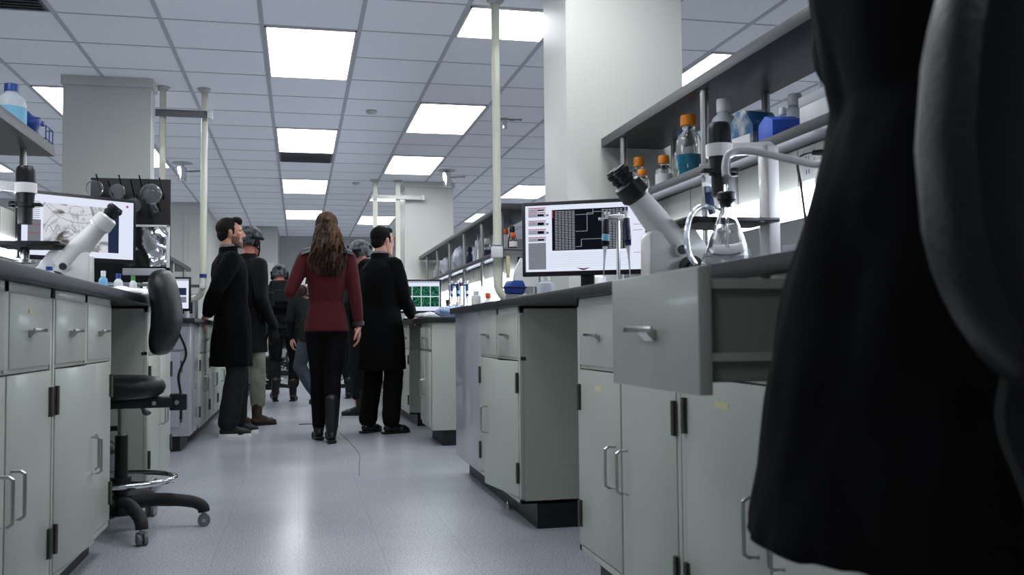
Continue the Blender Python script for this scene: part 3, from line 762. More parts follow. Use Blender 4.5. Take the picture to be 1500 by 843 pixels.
def screen_doc(b, X0, X1, Z0, Z1):
    q = lambda a, c, e, f, mi, d=-.0022: rect(b, a, c, e, f, X0, X1, Z0, Z1, mi, d)
    q(0, 1, 0, .06, 1)
    for k in range(10): q(.35, .6, .15+k*.05, .17+k*.05, 1)
    q(.7, .95, .3, .55, 2); q(.7, .95, .6, .8, 3)
    return ['screen_w', 'screen_l', 'screen_b', 'screen_g']
def screen_wide_green(b, X0, X1, Z0, Z1):
    q = lambda a, c, e, f, mi, d=-.0022: rect(b, a, c, e, f, X0, X1, Z0, Z1, mi, d)
    q(0, .5, .0, 1, 1); q(.55, .95, .1, .9, 2)
    return ['screen_w', 'screen_green', 'screen_l']
monitor((1.235, 4.03, WTR), -29, .575, .335, .105, 'large computer monitor with a black data table on its screen, right bench', screen_table)
monitor((-1.09, 5.18, WTL), 36, .60, .34, .205, 'large computer monitor showing a grey sketch, left bench below the column', screen_sketch)
monitor((1.02, 8.42, TF+.031), -3, .44, .30, .06, 'computer monitor showing a grid of green microscope images, far right bench', screen_green)
monitor((-.98, 7.55, TF+.036), 4, .36, .26, .06, 'small computer monitor partly behind the valve knob, far left bench', screen_doc)

# ---------------------------------------------------------------- bottles and small items
def media_bottle(loc, r, h, cap, lb, liq=None, lf=.4, grp='screw-cap bottles on the shelves', lab=None, body='glass'):
    t = empty('reagent_bottle', loc, random.uniform(0, 360), lb, 'bottle', grp)
    ch = min(.04, h*.2); nh = h-ch
    b = MB(); b.lathe([(r*.9, 0), (r, .006), (r, nh*.68), (r*.9, nh*.77), (r*.55, nh*.88), (r*.5, nh*.92), (r*.5, nh)], n=28); b.build('body', body, t)
    b = MB(); b.lathe([(r*.62, nh-.004), (r*.64, nh), (r*.64, h-.004), (r*.58, h)], n=24); b.build('cap', cap, t)
    if liq:
        b = MB(); b.lathe([(r*.86, .004), (r*.95, .01), (r*.95, h*lf)], n=24); b.build('liquid', liq, t)
    if lab:
        b = MB(); b.lathe([(r*1.008, nh*.2), (r*1.008, nh*.6)], n=28, cap=False); b.build('label', lab, t)
    return t
def wash_bottle(loc, r, h, lb, capm='white', body='cloudy', name='plastic_bottle', lab=None):
    t = empty(name, loc, 0, lb, 'bottle', 'plastic bottles')
    b = MB(); b.lathe([(r*.9, 0), (r, .008), (r, h*.62), (r*.93, h*.7), (r*.5, h*.78), (r*.47, h*.84)], n=26); b.build('body', body, t)
    b = MB(); b.lathe([(r*.56, h*.80), (r*.56, h*.99), (r*.5, h)], n=24); b.build('cap', capm, t)
    if lab:
        b = MB(); b.lathe([(r*1.01, h*.18), (r*1.01, h*.5)], n=26, cap=False); b.build('label', lab, t)
    return t
SZ = 1.4515
media_bottle((1.60, 4.31, SZ), .040, .205, 'orange', 'small clear bottle with orange cap, farthest left on the right near shelf')
media_bottle((1.56, 4.16, SZ), .033, .120, 'orange', 'shortest clear bottle with orange cap, just above the eyepieces on the right near shelf')
media_bottle((1.62, 4.04, SZ), .040, .165, 'orange', 'clear bottle with orange cap and white neck ring, right near shelf', lab='white')
media_bottle((1.64, 3.84, SZ), .05, .235, 'blue', 'blue-capped bottle with yellowish liquid on the right near shelf', 'liqy', .3)
media_bottle((1.58, 3.66, SZ), .053, .262, 'orange', 'large orange-capped bottle half full of blue liquid, right near shelf', 'liqb', .36)
wash_bottle((1.60, 3.37, SZ), .048, .262, 'tall white plastic bottle beside the front steel post, right near shelf')
wash_bottle((1.72, 3.48, SZ), .05, .225, 'white plastic bottle half hidden behind the steel post, right near shelf')
wash_bottle((1.70, 3.28, SZ), .045, .20, 'cloudy plastic bottle behind the tall white one, right near shelf')
wash_bottle((1.74, 3.08, SZ), .045, .215, 'clear capped bottle behind the printed blue carton, right near shelf')
wash_bottle((1.76, 2.90, SZ), .045, .225, 'clear capped bottle behind the bright blue carton, right near shelf')
t = empty('printed_carton', (1.60, 3.12, SZ), 8, 'open blue and beige printed carton on the right near shelf', 'box')
b = MB(); b.prism([(-.075, 0), (.075, 0), (.075, .10), (.02, .155), (-.03, .15), (-.075, .09)], 'x', -.06, .06, .002); b.build('body', 'bluebox', t)
b = MB(); b.box(-.062, -.0605, -.06, .05, .02, .06); b.build('printed_band', 'white', t)
t = empty('blue_carton', (1.585, 2.91, SZ), -12, 'bright blue slanted carton with white spout, right near shelf', 'box')
b = MB(); b.prism([(-.09, 0), (.08, 0), (.08, .075), (.0, .09), (-.09, .06)], 'x', -.05, .05, .002); b.build('body', 'bluetray', t)
b = MB(); b.lathe([(.012, .085), (.012, .105), (.008, .11)], (0, -.04, 0), 14); b.build('spout', 'white', t)
t = empty('white_carton', (1.66, 2.66, SZ), 0, 'white cardboard box on the right near shelf next to the dark coat', 'box')
b = MB(); b.box(-.08, .08, -.11, .11, 0, .115, .002); b.build('body', 'white', t)
b = MB(); b.box(-.082, .082, -.112, .112, .085, .117, .002); b.build('lid', 'ltgrey', t)

# Erlenmeyer flask with stopper and tubing
t = empty('filter_flask', (1.0, 2.10, WTR), 0, 'conical glass vacuum flask with black stopper and tubing on the right bench', 'flask')
b = MB(); b.lathe([(.058, 0), (.063, .006), (.062, .02), (.022, .125), (.0175, .14), (.0175, .160), (.021, .163), (.0195, .165), (.0155, .160), (.0155, .14), (.020, .125), (.0595, .02), (.056, .006), (.02, .004)], n=36); b.build('body', 'glass', t)
b = MB(); b.lathe([(.0145, .150), (.017, .165), (.022, .168), (.0225, .183), (.018, .187)], n=24); b.build('stopper', 'black', t)['label'] = 'black rubber stopper'
b = MB(); b.cyl((0, 0, .05), (0, 0, .205), .004, n=10); b.build('glass_tube', 'glass', t)
b = MB(); b.lathe([(.052, .006), (.057, .03), (.0595, .03)], n=30); b.build('liquid', 'clearp', t)
b = MB(); b.tube([(-.016, 0, .145), (-.03, 0, .148), (-.045, 0, .150)], .005, 10); b.build('side_arm', 'glass', t)
b = MB(); b.tube(spline([(1.0, 2.10, 1.190), (1.0, 2.102, 1.215), (1.012, 2.11, 1.243), (1.045, 2.12, 1.256), (1.09, 2.10, 1.25), (1.15, 2.04, 1.222), (1.185, 1.98, 1.205), (1.22, 1.90, 1.23), (1.30, 1.80, 1.26)], 7), .009, 12)
tag(b.build('vacuum_tubing', 'white'), 'thick white silicone tubing arching out of the flask stopper', 'tubing')
b = MB(); b.tube(spline([(.953, 2.10, 1.115), (.93, 2.095, 1.113), (.90, 2.08, 1.09), (.884, 2.07, 1.045), (.884, 2.06, 1.0), (.90, 2.06, .974)], 7), .0065, 12)
tag(b.build('clear_tubing', 'clearp'), 'clear tubing drooping from the flask side arm over the bench edge', 'tubing')
b = MB(); b.tube(spline([(1.585, 2.60, 1.36), (1.53, 2.62, 1.36), (1.48, 2.61, 1.335), (1.46, 2.56, 1.25), (1.44, 2.50, 1.12), (1.40, 2.42, 1.05), (1.36, 2.36, 1.09), (1.40, 2.28, 1.12), (1.46, 2.30, 1.08), (1.44, 2.40, 1.0), (1.42, 2.5, .972)], 7), .004, 8)
b.cyl((1.585, 2.60, 1.36), (1.535, 2.62, 1.36), .013, .009, n=12)
tag(b.build('power_cable', 'black'), 'black power cable plugged into the cream raceway and looping down to the bench', 'cable')
b = MB()
for k in range(3): b.tube([(1.40+.06*math.cos(a), 2.30+.02*k+.02*math.sin(a), 1.06+.075*math.sin(a)) for a in [2*math.pi*i/24 for i in range(25)]], .0035, 8)
tag(b.build('coiled_cable', 'black'), 'coiled black cable standing behind the red and white tube box', 'cable')
t = empty('tube_box', (1.15, 1.98, WTR), 15, 'clear plastic box with red and green labels beside the dark coat', 'box')
b = MB(); b.box(-.05, .05, -.04, .04, 0, .05, .003); b.build('body', 'cloudy', t)
b = MB(); b.box(-.02, -.004, -.0415, -.0405, .018, .05); b.build('red_label', 'red', t)
b = MB(); b.box(.012, .04, -.0415, -.0405, .022, .034); b.build('green_label', 'green', t)
b = MB()
for dx in (.01, .03): b.lathe([(.011, .05), (.011, .075), (.009, .078)], (dx, 0, 0), 14)
b.build('tube_caps', 'white', t)
# pipette holder on the raceway
t = empty('pipette_hanger', (1.57, 3.30, 1.37), 0, 'white pipette holder clipped to the raceway with a dark pipette handle', 'holder')
b = MB(); b.box(-.09, .028, -.012, .012, -.01, .006, .003); b.box(.012, .028, -.03, .03, -.05, .03, .003); b.cyl((-.07, 0, .006), (-.07, 0, .03), .01); b.cyl((-.07, 0, .028), (-.07, 0, .034), .014); b.build('bracket', 'white', t)
b = MB(); b.tube([(-.075, 0, -.01), (-.068, 0, -.06), (-.055, 0, -.115)], [.012, .016, .013], 12); b.build('pipette_handle', 'navy', t)

def pipette(loc, lb, h=.24, tilt=0, col='black', band='ltblue'):
    t = empty('micropipette', loc, 0, lb, 'pipette', 'micropipettes'); t.rotation_euler = (0, R(tilt), 0)
    b = MB(); b.tube([(0, 0, -h), (0, 0, -h*.62), (0, 0, -h*.45)], [.0015, .0045, .0085], 10); b.build('tip', 'white', t)
    b = MB(); b.tube([(0, 0, -h*.45), (0, 0, -h*.3), (0, 0, 0)], [.011, .0135, .0125], 12); b.build('grip', col, t)
    b = MB(); b.cyl((0, 0, -h*.36), (0, 0, -h*.25), .014, n=14); b.build('band', band, t)
    b = MB(); b.cyl((0, 0, 0), (0, 0, .022), .006); b.cyl((0, 0, .018), (0, 0, .026), .01); b.box(-.03, .005, -.006, .006, -.006, .004, .002); b.build('plunger', 'white', t)
    return t
st = empty('pipette_stand', (1.14, 3.30, WTR), 0, 'white pipette stand between microscope and right monitor', 'stand')
b = MB(); b.lathe([(.07, 0), (.07, .01), (.012, .018)], n=24); b.build('base', 'white', st)
b = MB(); b.cyl((0, 0, .015), (0, 0, .29), .007); b.build('rod', 'steel', st)
b = MB(); b.lathe([(.035, .262), (.045, .266), (.045, .276), (.035, .28)], n=24); b.build('carousel', 'white', st)
pipette((1.09, 3.28, WTR+.262), 'dark pipette with light blue band hanging in front of the right monitor', .22, 4)
pipette((1.15, 3.235, WTR+.262), 'dark pipette hanging behind the blue-banded one', .22, -3, 'navy', 'navy')

# under / behind right monitor
t = empty('blue_folded_cap', (1.14, 5.02, WTR), 20, 'dark blue plastic cover on a grey foot between tall pipe and right monitor', 'cover')
b = MB(); b.prism([(-.04, .06), (.04, .06), (.052, .095), (.035, .135), (-.035, .135), (-.052, .10)], 'y', -.04, .04, .01); b.build('shell', 'blue', t)
b = MB(); b.box(-.04, .04, -.035, .035, 0, .06, .006); b.build('foot', 'grey', t)
b = MB(); b.prism([(-.05, .092), (.05, .092), (.056, .10), (-.056, .10)], 'y', -.046, .046, .003); b.build('rim', 'navy', t)
b = MB(); b.tube(spline([(1.28, 4.14, 1.12), (1.285, 4.18, 1.03), (1.31, 4.22, .98), (1.36, 4.3, .972), (1.45, 4.35, .972)], 6), .004, 8); tag(b.build('monitor_cable', 'navy'), 'dark cable hanging from the right monitor onto the bench', 'cable')
t = empty('instrument_tray', (1.15, 4.58-.25, WTR), 0, 'shallow metal tray behind the right monitor stand', 'tray')
b = MB(); b.box(-.13, .13, -.08, .08, 0, .006, .002); b.box(-.13, .13, -.08, -.074, 0, .03, .002); b.box(-.13, .13, .074, .08, 0, .03, .002); b.box(-.13, -.124, -.08, .08, 0, .03, .002); b.box(.124, .13, -.08, .08, 0, .03, .002); b.build('tray', 'steel', t)
wash_bottle((1.13, 4.32, WTR+.0065), .04, .11, 'squat white bottle standing in the metal tray', 'white')
wash_bottle((1.43, 4.46, WTR), .045, .17, 'white bottle behind the right monitor', 'white', 'white')
wash_bottle((1.015, 5.50, WTR), .028, .10, 'small white jar at the far corner of the right near worktop', 'white', 'white')
t = empty('hanging_bag', (1.27, 5.30, 1.245), 0, 'white plastic bag with dark mark hanging under the right pipe bracket', 'bag')
b = MB(); b.loft([[(-.03+.06*(i/7), -.012+.024*(k), z) for k, i in [(0, 0), (0, 2), (0, 5), (0, 7), (1, 7), (1, 5), (1, 2), (1, 0)]] for z in (0,)]+[[(-w_+2*w_*(i/7), -.02+.04*k, z) for k, i in [(0, 0), (0, 2), (0, 5), (0, 7), (1, 7), (1, 5), (1, 2), (1, 0)]] for w_, z in ((.055, -.05), (.07, -.10), (.072, -.15), (.06, -.165))]); b.build('bag', 'white', t)
b = MB(); b.prism([(-.018, -.06), (.002, -.06), (.014, -.10), (-.006, -.095)], 'y', -.0235, -.0215); b.build('printed_mark', 'navy', t)
b = MB(); b.box(1.16, 1.18, 5.305, 5.325, 1.13, 1.256, .003); tag(b.build('cream_tag', 'yellow'), 'small cream plate hanging from the bracket beside the tall pipe', 'plate')

# far right shelf contents (lower shelf z 1.451)
items = [(11.3, 'wash', .045, .17, 'small white bottle at the far end of the far right shelf'), (10.9, 'ora', .04, .16, 'yellow-capped bottle in the far part of the far right shelf'),
         (10.45, 'bag', .09, .2, 'crumpled clear bag next to the yellow-capped bottle, far right shelf'), (10.0, 'wash', .05, .2, 'cloudy bottle between the middle posts of the far right shelf'),
         (9.45, 'bag', .11, .23, 'large heap of clear film in the middle of the far right shelf'), (9.1, 'navy', .04, .2, 'dark blue bottle right before a post, far right shelf'),
         (8.65, 'wash', .05, .22, 'white bottle before the crossing rods, far right shelf'), (8.25, 'flask', .05, .2, 'clear bottle with dark label leaning rod, far right shelf'),
         (7.75, 'wash', .045, .19, 'white bottle left of the red-capped one, far right shelf'), (7.45, 'red', .04, .20, 'bottle with orange-red cap just left of the tall pipe, far right shelf'),
         (7.2, 'amb', .035, .19, 'brown bottle with dark cap seen right of the tall pipe, far right shelf')]
for y, k_, r_, h_, lb in items:
    p = (1.62, y, SZ)
    if k_ == 'wash': wash_bottle(p, r_, h_, lb, 'white', 'cloudy')
    elif k_ == 'ora': media_bottle(p, r_, h_, 'orange', lb)
    elif k_ == 'red': media_bottle(p, r_, h_, 'orange2', lb, body='cloudy')
    elif k_ == 'navy': media_bottle(p, r_, h_, 'navy', lb, body='navy')
    elif k_ == 'amb': media_bottle(p, r_, h_, 'black', lb, body='amber')
    elif k_ == 'flask': media_bottle(p, r_, h_, 'white', lb, lab='navy')
    else:
        b = MB(); b.ball((0, 0, h_*.5), (r_, r_*1.2, h_*.5), 24, 16)
        for v in b.bm.verts: v.co += v.co.normalized()*noise.noise(v.co*18+Vector((y, 0, 0)))*.05; v.co.z = max(v.co.z, 0)
        tag(b.build('film_bag', 'cloudy', loc=p), lb, 'bag', 'crumpled bags')
for i, (dy, c_) in enumerate([(0, 'amber'), (.1, 'amber')]):
    media_bottle((1.60, 7.08+dy*.6, SZ) if i == 0 else (1.72, 7.1, SZ), .03, .13+.03*i, ['orange2', 'black'][i], ['low brown bottle with orange top at the right end of the far shelf', 'low brown bottle with black top at the right end of the far shelf'][i], body='amber', lab='white')
t = empty('glass_rods', (1.56, 8.45, SZ), 0, 'two thin glass rods leaning crosswise on the far right shelf', 'rods')
b = MB(); b.cyl((0, -.12, 0), (.04, .10, .27), .006); b.build('rod', 'white', t); b = MB(); b.cyl((0, .08, 0), (.04, -.12, .27), .006); b.build('rod', 'white', t)

# far right worktop things
WF = TF+.031
media_bottle((1.26, 8.15, WF), .035, .17, 'black', 'brown glass bottle with black cap right of the green-image monitor', body='amber', lab='white')
media_bottle((1.33, 8.05, WF), .03, .15, 'orange2', 'brown bottle with orange neck beside the pipette stand', body='amber')
st = empty('pipette_carousel', (1.30, 7.75, WF), 0, 'pipette carousel on the far right bench beside the brown bottles', 'stand')
b = MB(); b.lathe([(.08, 0), (.08, .012), (.012, .02)], n=24); b.build('base', 'white', st)
b = MB(); b.cyl((0, 0, .015), (0, 0, .33), .012); b.build('rod', 'white', st)
b = MB(); b.lathe([(.05, .27), (.06, .275), (.06, .29), (.04, .295)], n=24); b.build('carousel', 'navy', st)
for k_ in range(5):
    a = 2*math.pi*k_/5+.5
    pipette((1.30+.07*math.cos(a), 7.75+.07*math.sin(a), WF+.285), ['leftmost', 'front', 'right-hand', 'rear', 'inner'][k_]+' blue pipette on the far carousel', .23, 0, ['navy', 'blue', 'blue', 'navy', 'blue'][k_], ['white', 'ltblue', 'white', 'ltblue', 'white'][k_])
for x, y, r_, h_, c_, lb in [(1.42, 7.75, .03, .15, 'white', 'slim white bottle right of the pipette carousel'), (1.40, 8.3, .03, .12, 'white', 'white jar behind the pipette carousel'),
                       (1.28, 7.28, .022, .085, 'blue', 'small vial with blue cap near the corner of the far right bench')]:
    wash_bottle((x, y, WF), r_, h_, lb, c_, 'white')
t = empty('cylinder_tubes', (1.45, 7.55, WF), 0, 'pair of slim upright clear cylinders on the far right bench', 'cylinder')
for k_ in (0, 1):
    b = MB(); b.lathe([(.03, 0), (.03, .006), (.012, .01), (.012, .26), (.014, .262)], (0.0, .13*k_, 0), 16); b.build('cylinder', 'cloudy', t)
media_bottle((1.345, 7.26, WF), .03, .135, 'orange', 'low orange-capped bottle in the glow of the far strip light', body='white')
media_bottle((1.375, 7.5, WF), .03, .175, 'orange', 'yellow-orange capped bottle behind the low one in the glow', body='white')
media_bottle((1.425, 7.2, WF), .036, .19, 'orange2', 'white bottle with deep orange cap beside the white tub, far right bench', body='white')
wash_bottle((1.52, 6.9, WF), .04, .13, 'squat white bottle with white cap next to the tall pipe, far right bench', 'white', 'white')
t = empty('white_tub', (1.48, 6.98-.1+.05, WF), 10, 'pale square tub at the corner of the far right bench', 'tub')
b = MB(); b.box(-.06, .02, -.06, .06, 0, .07, .006); b.build('tub', 'white', t); b = MB(); b.box(-.063, .023, -.063, .063, .066, .078, .003); b.build('lid', 'ltgrey', t)
b = MB(); b.ball((0, 0, .04), (.14, .11, .05), 36, 20)
for v in b.bm.verts: v.co += v.co.normalized()*noise.noise(v.co*22)*.035; v.co.z = max(v.co.z, 0)
tag(b.build('film_bag', 'bagb', loc=(1.17, 7.22, WF)), 'crumpled pale blue plastic bag on the corner of the far right bench', 'bag', 'crumpled bags')
b = MB(); b.ball((0, 0, .02), (.12, .14, .03), 30, 16)
for v in b.bm.verts: v.co += v.co.normalized()*noise.noise(v.co*25)*.03; v.co.z = max(v.co.z, 0)
tag(b.build('crumpled_paper', 'ltgrey', loc=(1.06, 7.75, WF)), 'crumpled grey-white sheets in front of the green-image monitor', 'paper')
b = MB(); b.box(-.14, .14, -.1, .1, 0, .012, .002); tag(b.build('paper_stack', 'paper', loc=(1.17, 8.10, WF)), 'flat white papers under the green-image monitor', 'paper')

# ---------------------------------------------------------------- left bench things
def rack_items():
    z = 1.8225
    t = empty('large_jug', (-1.35, 4.93, z), 0, 'large cloudy jug with dark blue cap and pale blue label on the left shelf', 'bottle')
    b = MB(); b.lathe([(.062, 0), (.068, .01), (.068, .11), (.06, .14), (.03, .165), (.028, .18)], n=28); b.build('body', 'cloudy', t)
    b = MB(); b.lathe([(.032, .172), (.032, .205), (.029, .21)], n=24); b.build('cap', 'blue', t)
    b = MB(); b.lathe([(.0686, .015), (.0686, .095)], n=28, cap=False); b.build('label', 'ltblue', t)
    t = empty('green_carton', (-1.38, 4.62, z), 0, 'green carton edge at the left border of the picture on the left shelf', 'box')
    b = MB(); b.box(-.05, .05, -.04, .04, 0, .10, .003); b.build('body', 'green', t)
    b = MB(); b.ball((0, 0, .05), (.05, .06, .06), 24, 16)
    for v in b.bm.verts: v.co += v.co.normalized()*noise.noise(v.co*20)*.03; v.co.z = max(v.co.z, 0)
    tag(b.build('blue_wrap', 'blue', loc=(-1.32, 5.12, z)), 'crumpled dark blue wrapped bundle between jug and wire rack, left shelf', 'bundle')
    t = empty('bottle_rack', (-1.315, 5.29, z), 0, 'small blue wire rack at the end of the left shelf', 'rack')
    b = MB()
    for zz in (.01, .075):
        b.tube([(-.05, -.07, zz), (.05, -.07, zz), (.05, .07, zz), (-.05, .07, zz), (-.05, -.07, zz)], .003, 6)
    for x in (-.05, .05):
        for y in (-.07, 0, .07): b.cyl((x, y, 0), (x, y, .075), .003, n=6)
    b.build('frame', 'blue', t)
    for dy, lb in ((-.035, 'clear bottle with light blue cap in the blue wire rack, nearer one'), (.035, 'clear bottle with light blue cap in the blue wire rack, farther one')):
        media_bottle((-1.315, 5.29+dy, z+.003), .026, .115, 'blue', lb, body='cloudy')
rack_items()
# pegboard drying rack at the bench end
t = empty('drying_pegboard', (-.92, 5.60, WTL), 0, 'black drying pegboard with long pegs below the left column', 'pegboard')
b = MB(); b.box(-.205, .215, 0, .02, .12, .70, .003); b.build('board', 'board', t)
b = MB()
for x in (-.18, .19): b.box(x-.01, x+.01, .0, .02, 0, .12)
b.build('support', 'steel', t)
pg = [(-.145, .60), (-.085, .57), (-.03, .60), (.03, .575), (.075, .60), (.125, .575), (.18, .59), (-.06, .50), (.0, .49), (.06, .50), (.11, .48), (.16, .52)]
for x, z in pg:
    b = MB(); b.cyl((x, 0, z), (x-.01, -.115, z+.10), .0045, .004, n=8); b.build('peg', 'board', t)
for x, z, r_, lb in [(-.165, .625, .045, 'round glass dish hung on the pegboard, leftmost of three low ones'), (-.05, .61, .043, 'round glass dish hung on the pegboard, second from the left'), (.035, .54, .04, 'round glass dish hanging just above the left monitor edge'),
                     (.125, .60, .058, 'large round-bottom glass flask hung upside down on the pegboard')]:
    q = (-.92+x, 5.60-.10, WTL+z)
    b = MB()
    if r_ > .05: b.ball((0, 0, 0), (r_, r_, r_), 28, 18); b.ball((0, 0, 0), (r_*.95, r_*.95, r_*.95), 28, 18); b.tube([(.01, .02, -.045), (.02, .05, -.09)], .016, 16)
    else:
        b.lathe([(r_*.96, -.010), (r_, -.006), (r_, .012), (r_*.93, .012), (r_*.93, -.002), (.001, -.002), (.001, -.010)], n=30, axis='y')
    o = b.build('glass_dish' if r_ < .05 else 'glass_flask', 'dish', loc=q); tag(o, lb, 'dish' if r_ < .05 else 'flask', 'glassware on the pegboard')
t = empty('foil_panel', (-.825, 5.585, WTL), 0, 'shiny crinkled metal splash panel right of the left monitor', 'panel')
b = MB(); b.box(-.115, .115, -.03, .0, .205, .43)
bmesh.ops.subdivide_edges(b.bm, edges=b.bm.edges[:], cuts=16, use_grid_fill=True)
for v in b.bm.verts:
    if v.co.y < -.02: v.co.y += .02*noise.noise(Vector((v.co.x*9, 0, v.co.z*9)))
for f in b.bm.faces: f.smooth = True
b.build('panel', 'foil', t)
b = MB(); b.box(-.12, .12, -.036, -.0, .425, .437, .002); b.box(.105, .12, -.036, -.0, .20, .437, .002); b.build('frame', 'whitep', t)
b = MB(); b.box(-.12, .10, -.05, .0, .155, .195, .004); b.build('lip', 'ltgrey', t)
t = empty('low_steel_rail', (-1.0, 5.56, WTL), 0, 'thin steel rail below the pegboard', 'rail')
b = MB(); b.box(-.2, .2, -.03, .0, .095, .112, .002); b.build('rail', 'steel', t)
b = MB(); b.box(-.19, -.18, -.02, -.01, 0, .095); b.box(.18, .19, -.02, -.01, 0, .095); b.build('foot', 'steel', t)
# clutter under left monitor
LZ = WTL
for x, y, r_, h_, c_, bd, lb in [(-.90, 4.78, .02, .13, 'white', 'ltblue', 'slim pale blue tube bottle below the left monitor'), (-.84, 4.82, .02, .12, 'blue', 'white', 'white tube bottle with blue cap below the left monitor'),
                           (-.95, 4.72, .025, .11, 'blue', 'navy', 'dark blue bottle next to the left microscope foot'), (-.80, 4.98, .018, .12, 'green', 'white', 'white tube with green cap below the right corner of the left monitor')]:
    wash_bottle((x, y, LZ), r_, h_, lb, c_, bd)
b = MB(); b.box(-.05, .05, -.03, .03, 0, .04, .01); tag(b.build('black_clip_box', 'black', loc=(-.88, 4.55, LZ)), 'small black plastic box beside the left microscope', 'box')
b = MB(); b.ball((0, 0, .015), (.10, .13, .028), 30, 16)
for v in b.bm.verts: v.co += v.co.normalized()*noise.noise(v.co*24)*.03; v.co.z = max(v.co.z, 0)
tag(b.build('crumpled_paper', 'paper', loc=(-.76, 4.62, LZ)), 'crumpled white paper on the left worktop edge under the left monitor', 'paper')
t = empty('stand_arm', (-1.02, 3.42, LZ), 0, 'black stand with cable and small platform left of the left microscope', 'stand')
b = MB(); b.box(-.12, .04, -.05, .05, 0, .02, .004); b.cyl((-.05, 0, .02), (-.05, 0, .30), .008); b.build('base', 'black', t)
b = MB(); b.tube(spline([(-.05, 0, .30), (-.02, 0, .32), (0, 0, .28), (-.01, 0, .18), (-.03, 0, .05)], 6), .006, 8); b.build('cable', 'blackm', t)
for i, (y, r_, h_) in enumerate([(3.62, .02, .07), (3.72, .018, .05), (3.55, .022, .06)]):
    wash_bottle((-.86-.04*i, y, LZ), r_, h_, ['small vial at the front of the left microscope base', 'tiny vial behind the front one beside the left microscope', 'short dark-capped vial at the left picture edge'][i], ['blue', 'white', 'black'][i], ['white', 'ltblue', 'cloudy'][i])

# far left shelf things + bench
for i, (y, k_) in enumerate([(8.35, 'cloudy'), (8.8, 'white'), (9.1, 'cloudy'), (10.0, 'white')]):
    wash_bottle((-1.40, y, 1.3005), .045, .15+.02*(i % 2), ['cloudy bottle nearest the camera on the far left shelf', 'white bottle second on the far left shelf', 'cloudy bottle third on the far left shelf', 'white bottle at the back of the far left shelf'][i], 'white', k_)
t = empty('white_instrument', (-.93, 8.08, TF+.0355), 0, 'white boxy instrument behind the small far left monitor', 'instrument')
b = MB(); b.box(-.12, .12, -.12, .12, 0, .22, .01); b.build('body', 'white', t); b = MB(); b.box(-.1, .1, -.122, -.12, .05, .16); b.build('front_panel', 'navy', t)
# far end: desk with monitor, dispenser
t = empty('far_desk', (-.93, 15.6, 0), 0, 'pale cabinet desk far behind the helmeted soldier', 'desk')
b = MB(); b.box(-.40, .36, -.6, .6, .08, .80, .003); b.build('body', 'wallfar', t); b = MB(); b.box(-.42, .38, -.62, .62, .80, .83, .003); b.build('top', 'top', t)
b = MB(); b.box(-.38, .33, -.6, .55, 0, .08); b.build('toe_kick', 'kick', t)
monitor((-.76, 15.1, .8305), 10, .42, .30, .05, 'small distant monitor with a green screen left of the walking soldier', screen_wide_green)
t = empty('soap_dispenser', (-.50, 17.745, 1.36), 0, 'pale green soap dispenser on the far wall beside the blazer woman', 'dispenser')
b = MB(); b.box(-.06, .06, -.09, 0, 0, .2, .015); b.build('body', 'ltgrey', t); b = MB(); b.box(-.03, .03, -.095, -.09, .05, .12, .002); b.build('window', 'green', t)
b = MB(); b.box(1.0, 1.9, 13.4, 15, .09, .88, .003); b.mi = 1; b.box(1.05, 1.9, 13.45, 15, 0, .09); b.box(.97, 1.92, 13.37, 15, .88, .915, .003)
tag(b.build('far_counter', ['cab', 'kick']), 'pale counter unit far behind the second soldier', 'counter')
b = MB(); b.tube(spline([(.44, 10.6, .003), (.40, 9.3, .003), (.33, 8.2, .003), (.37, 7.4, .003), (.40, 6.6, .003), (.37, 6.1, .003), (.34, 5.6, .003)], 8), .0032, 6); tag(b.build('floor_cable', 'grey'), 'thin cable running along the aisle floor beside the woman', 'cable')
b = MB(); b.box(-.0, .2, 8.86, 8.9, 0.0005, .006, .001); tag(b.build('floor_strip', 'black'), 'short dark strip on the floor left of the woman boots', 'strip')
b = MB(); b.cyl((.95, 4.35, .0), (.95, 4.35, .018), .012, n=12); b.cyl((.95, 4.35, .018), (.95, 4.37, .03), .006, n=10); tag(b.build('door_stop', 'steel'), 'small metal stud on the floor at the base of the right near cabinets', 'stud')

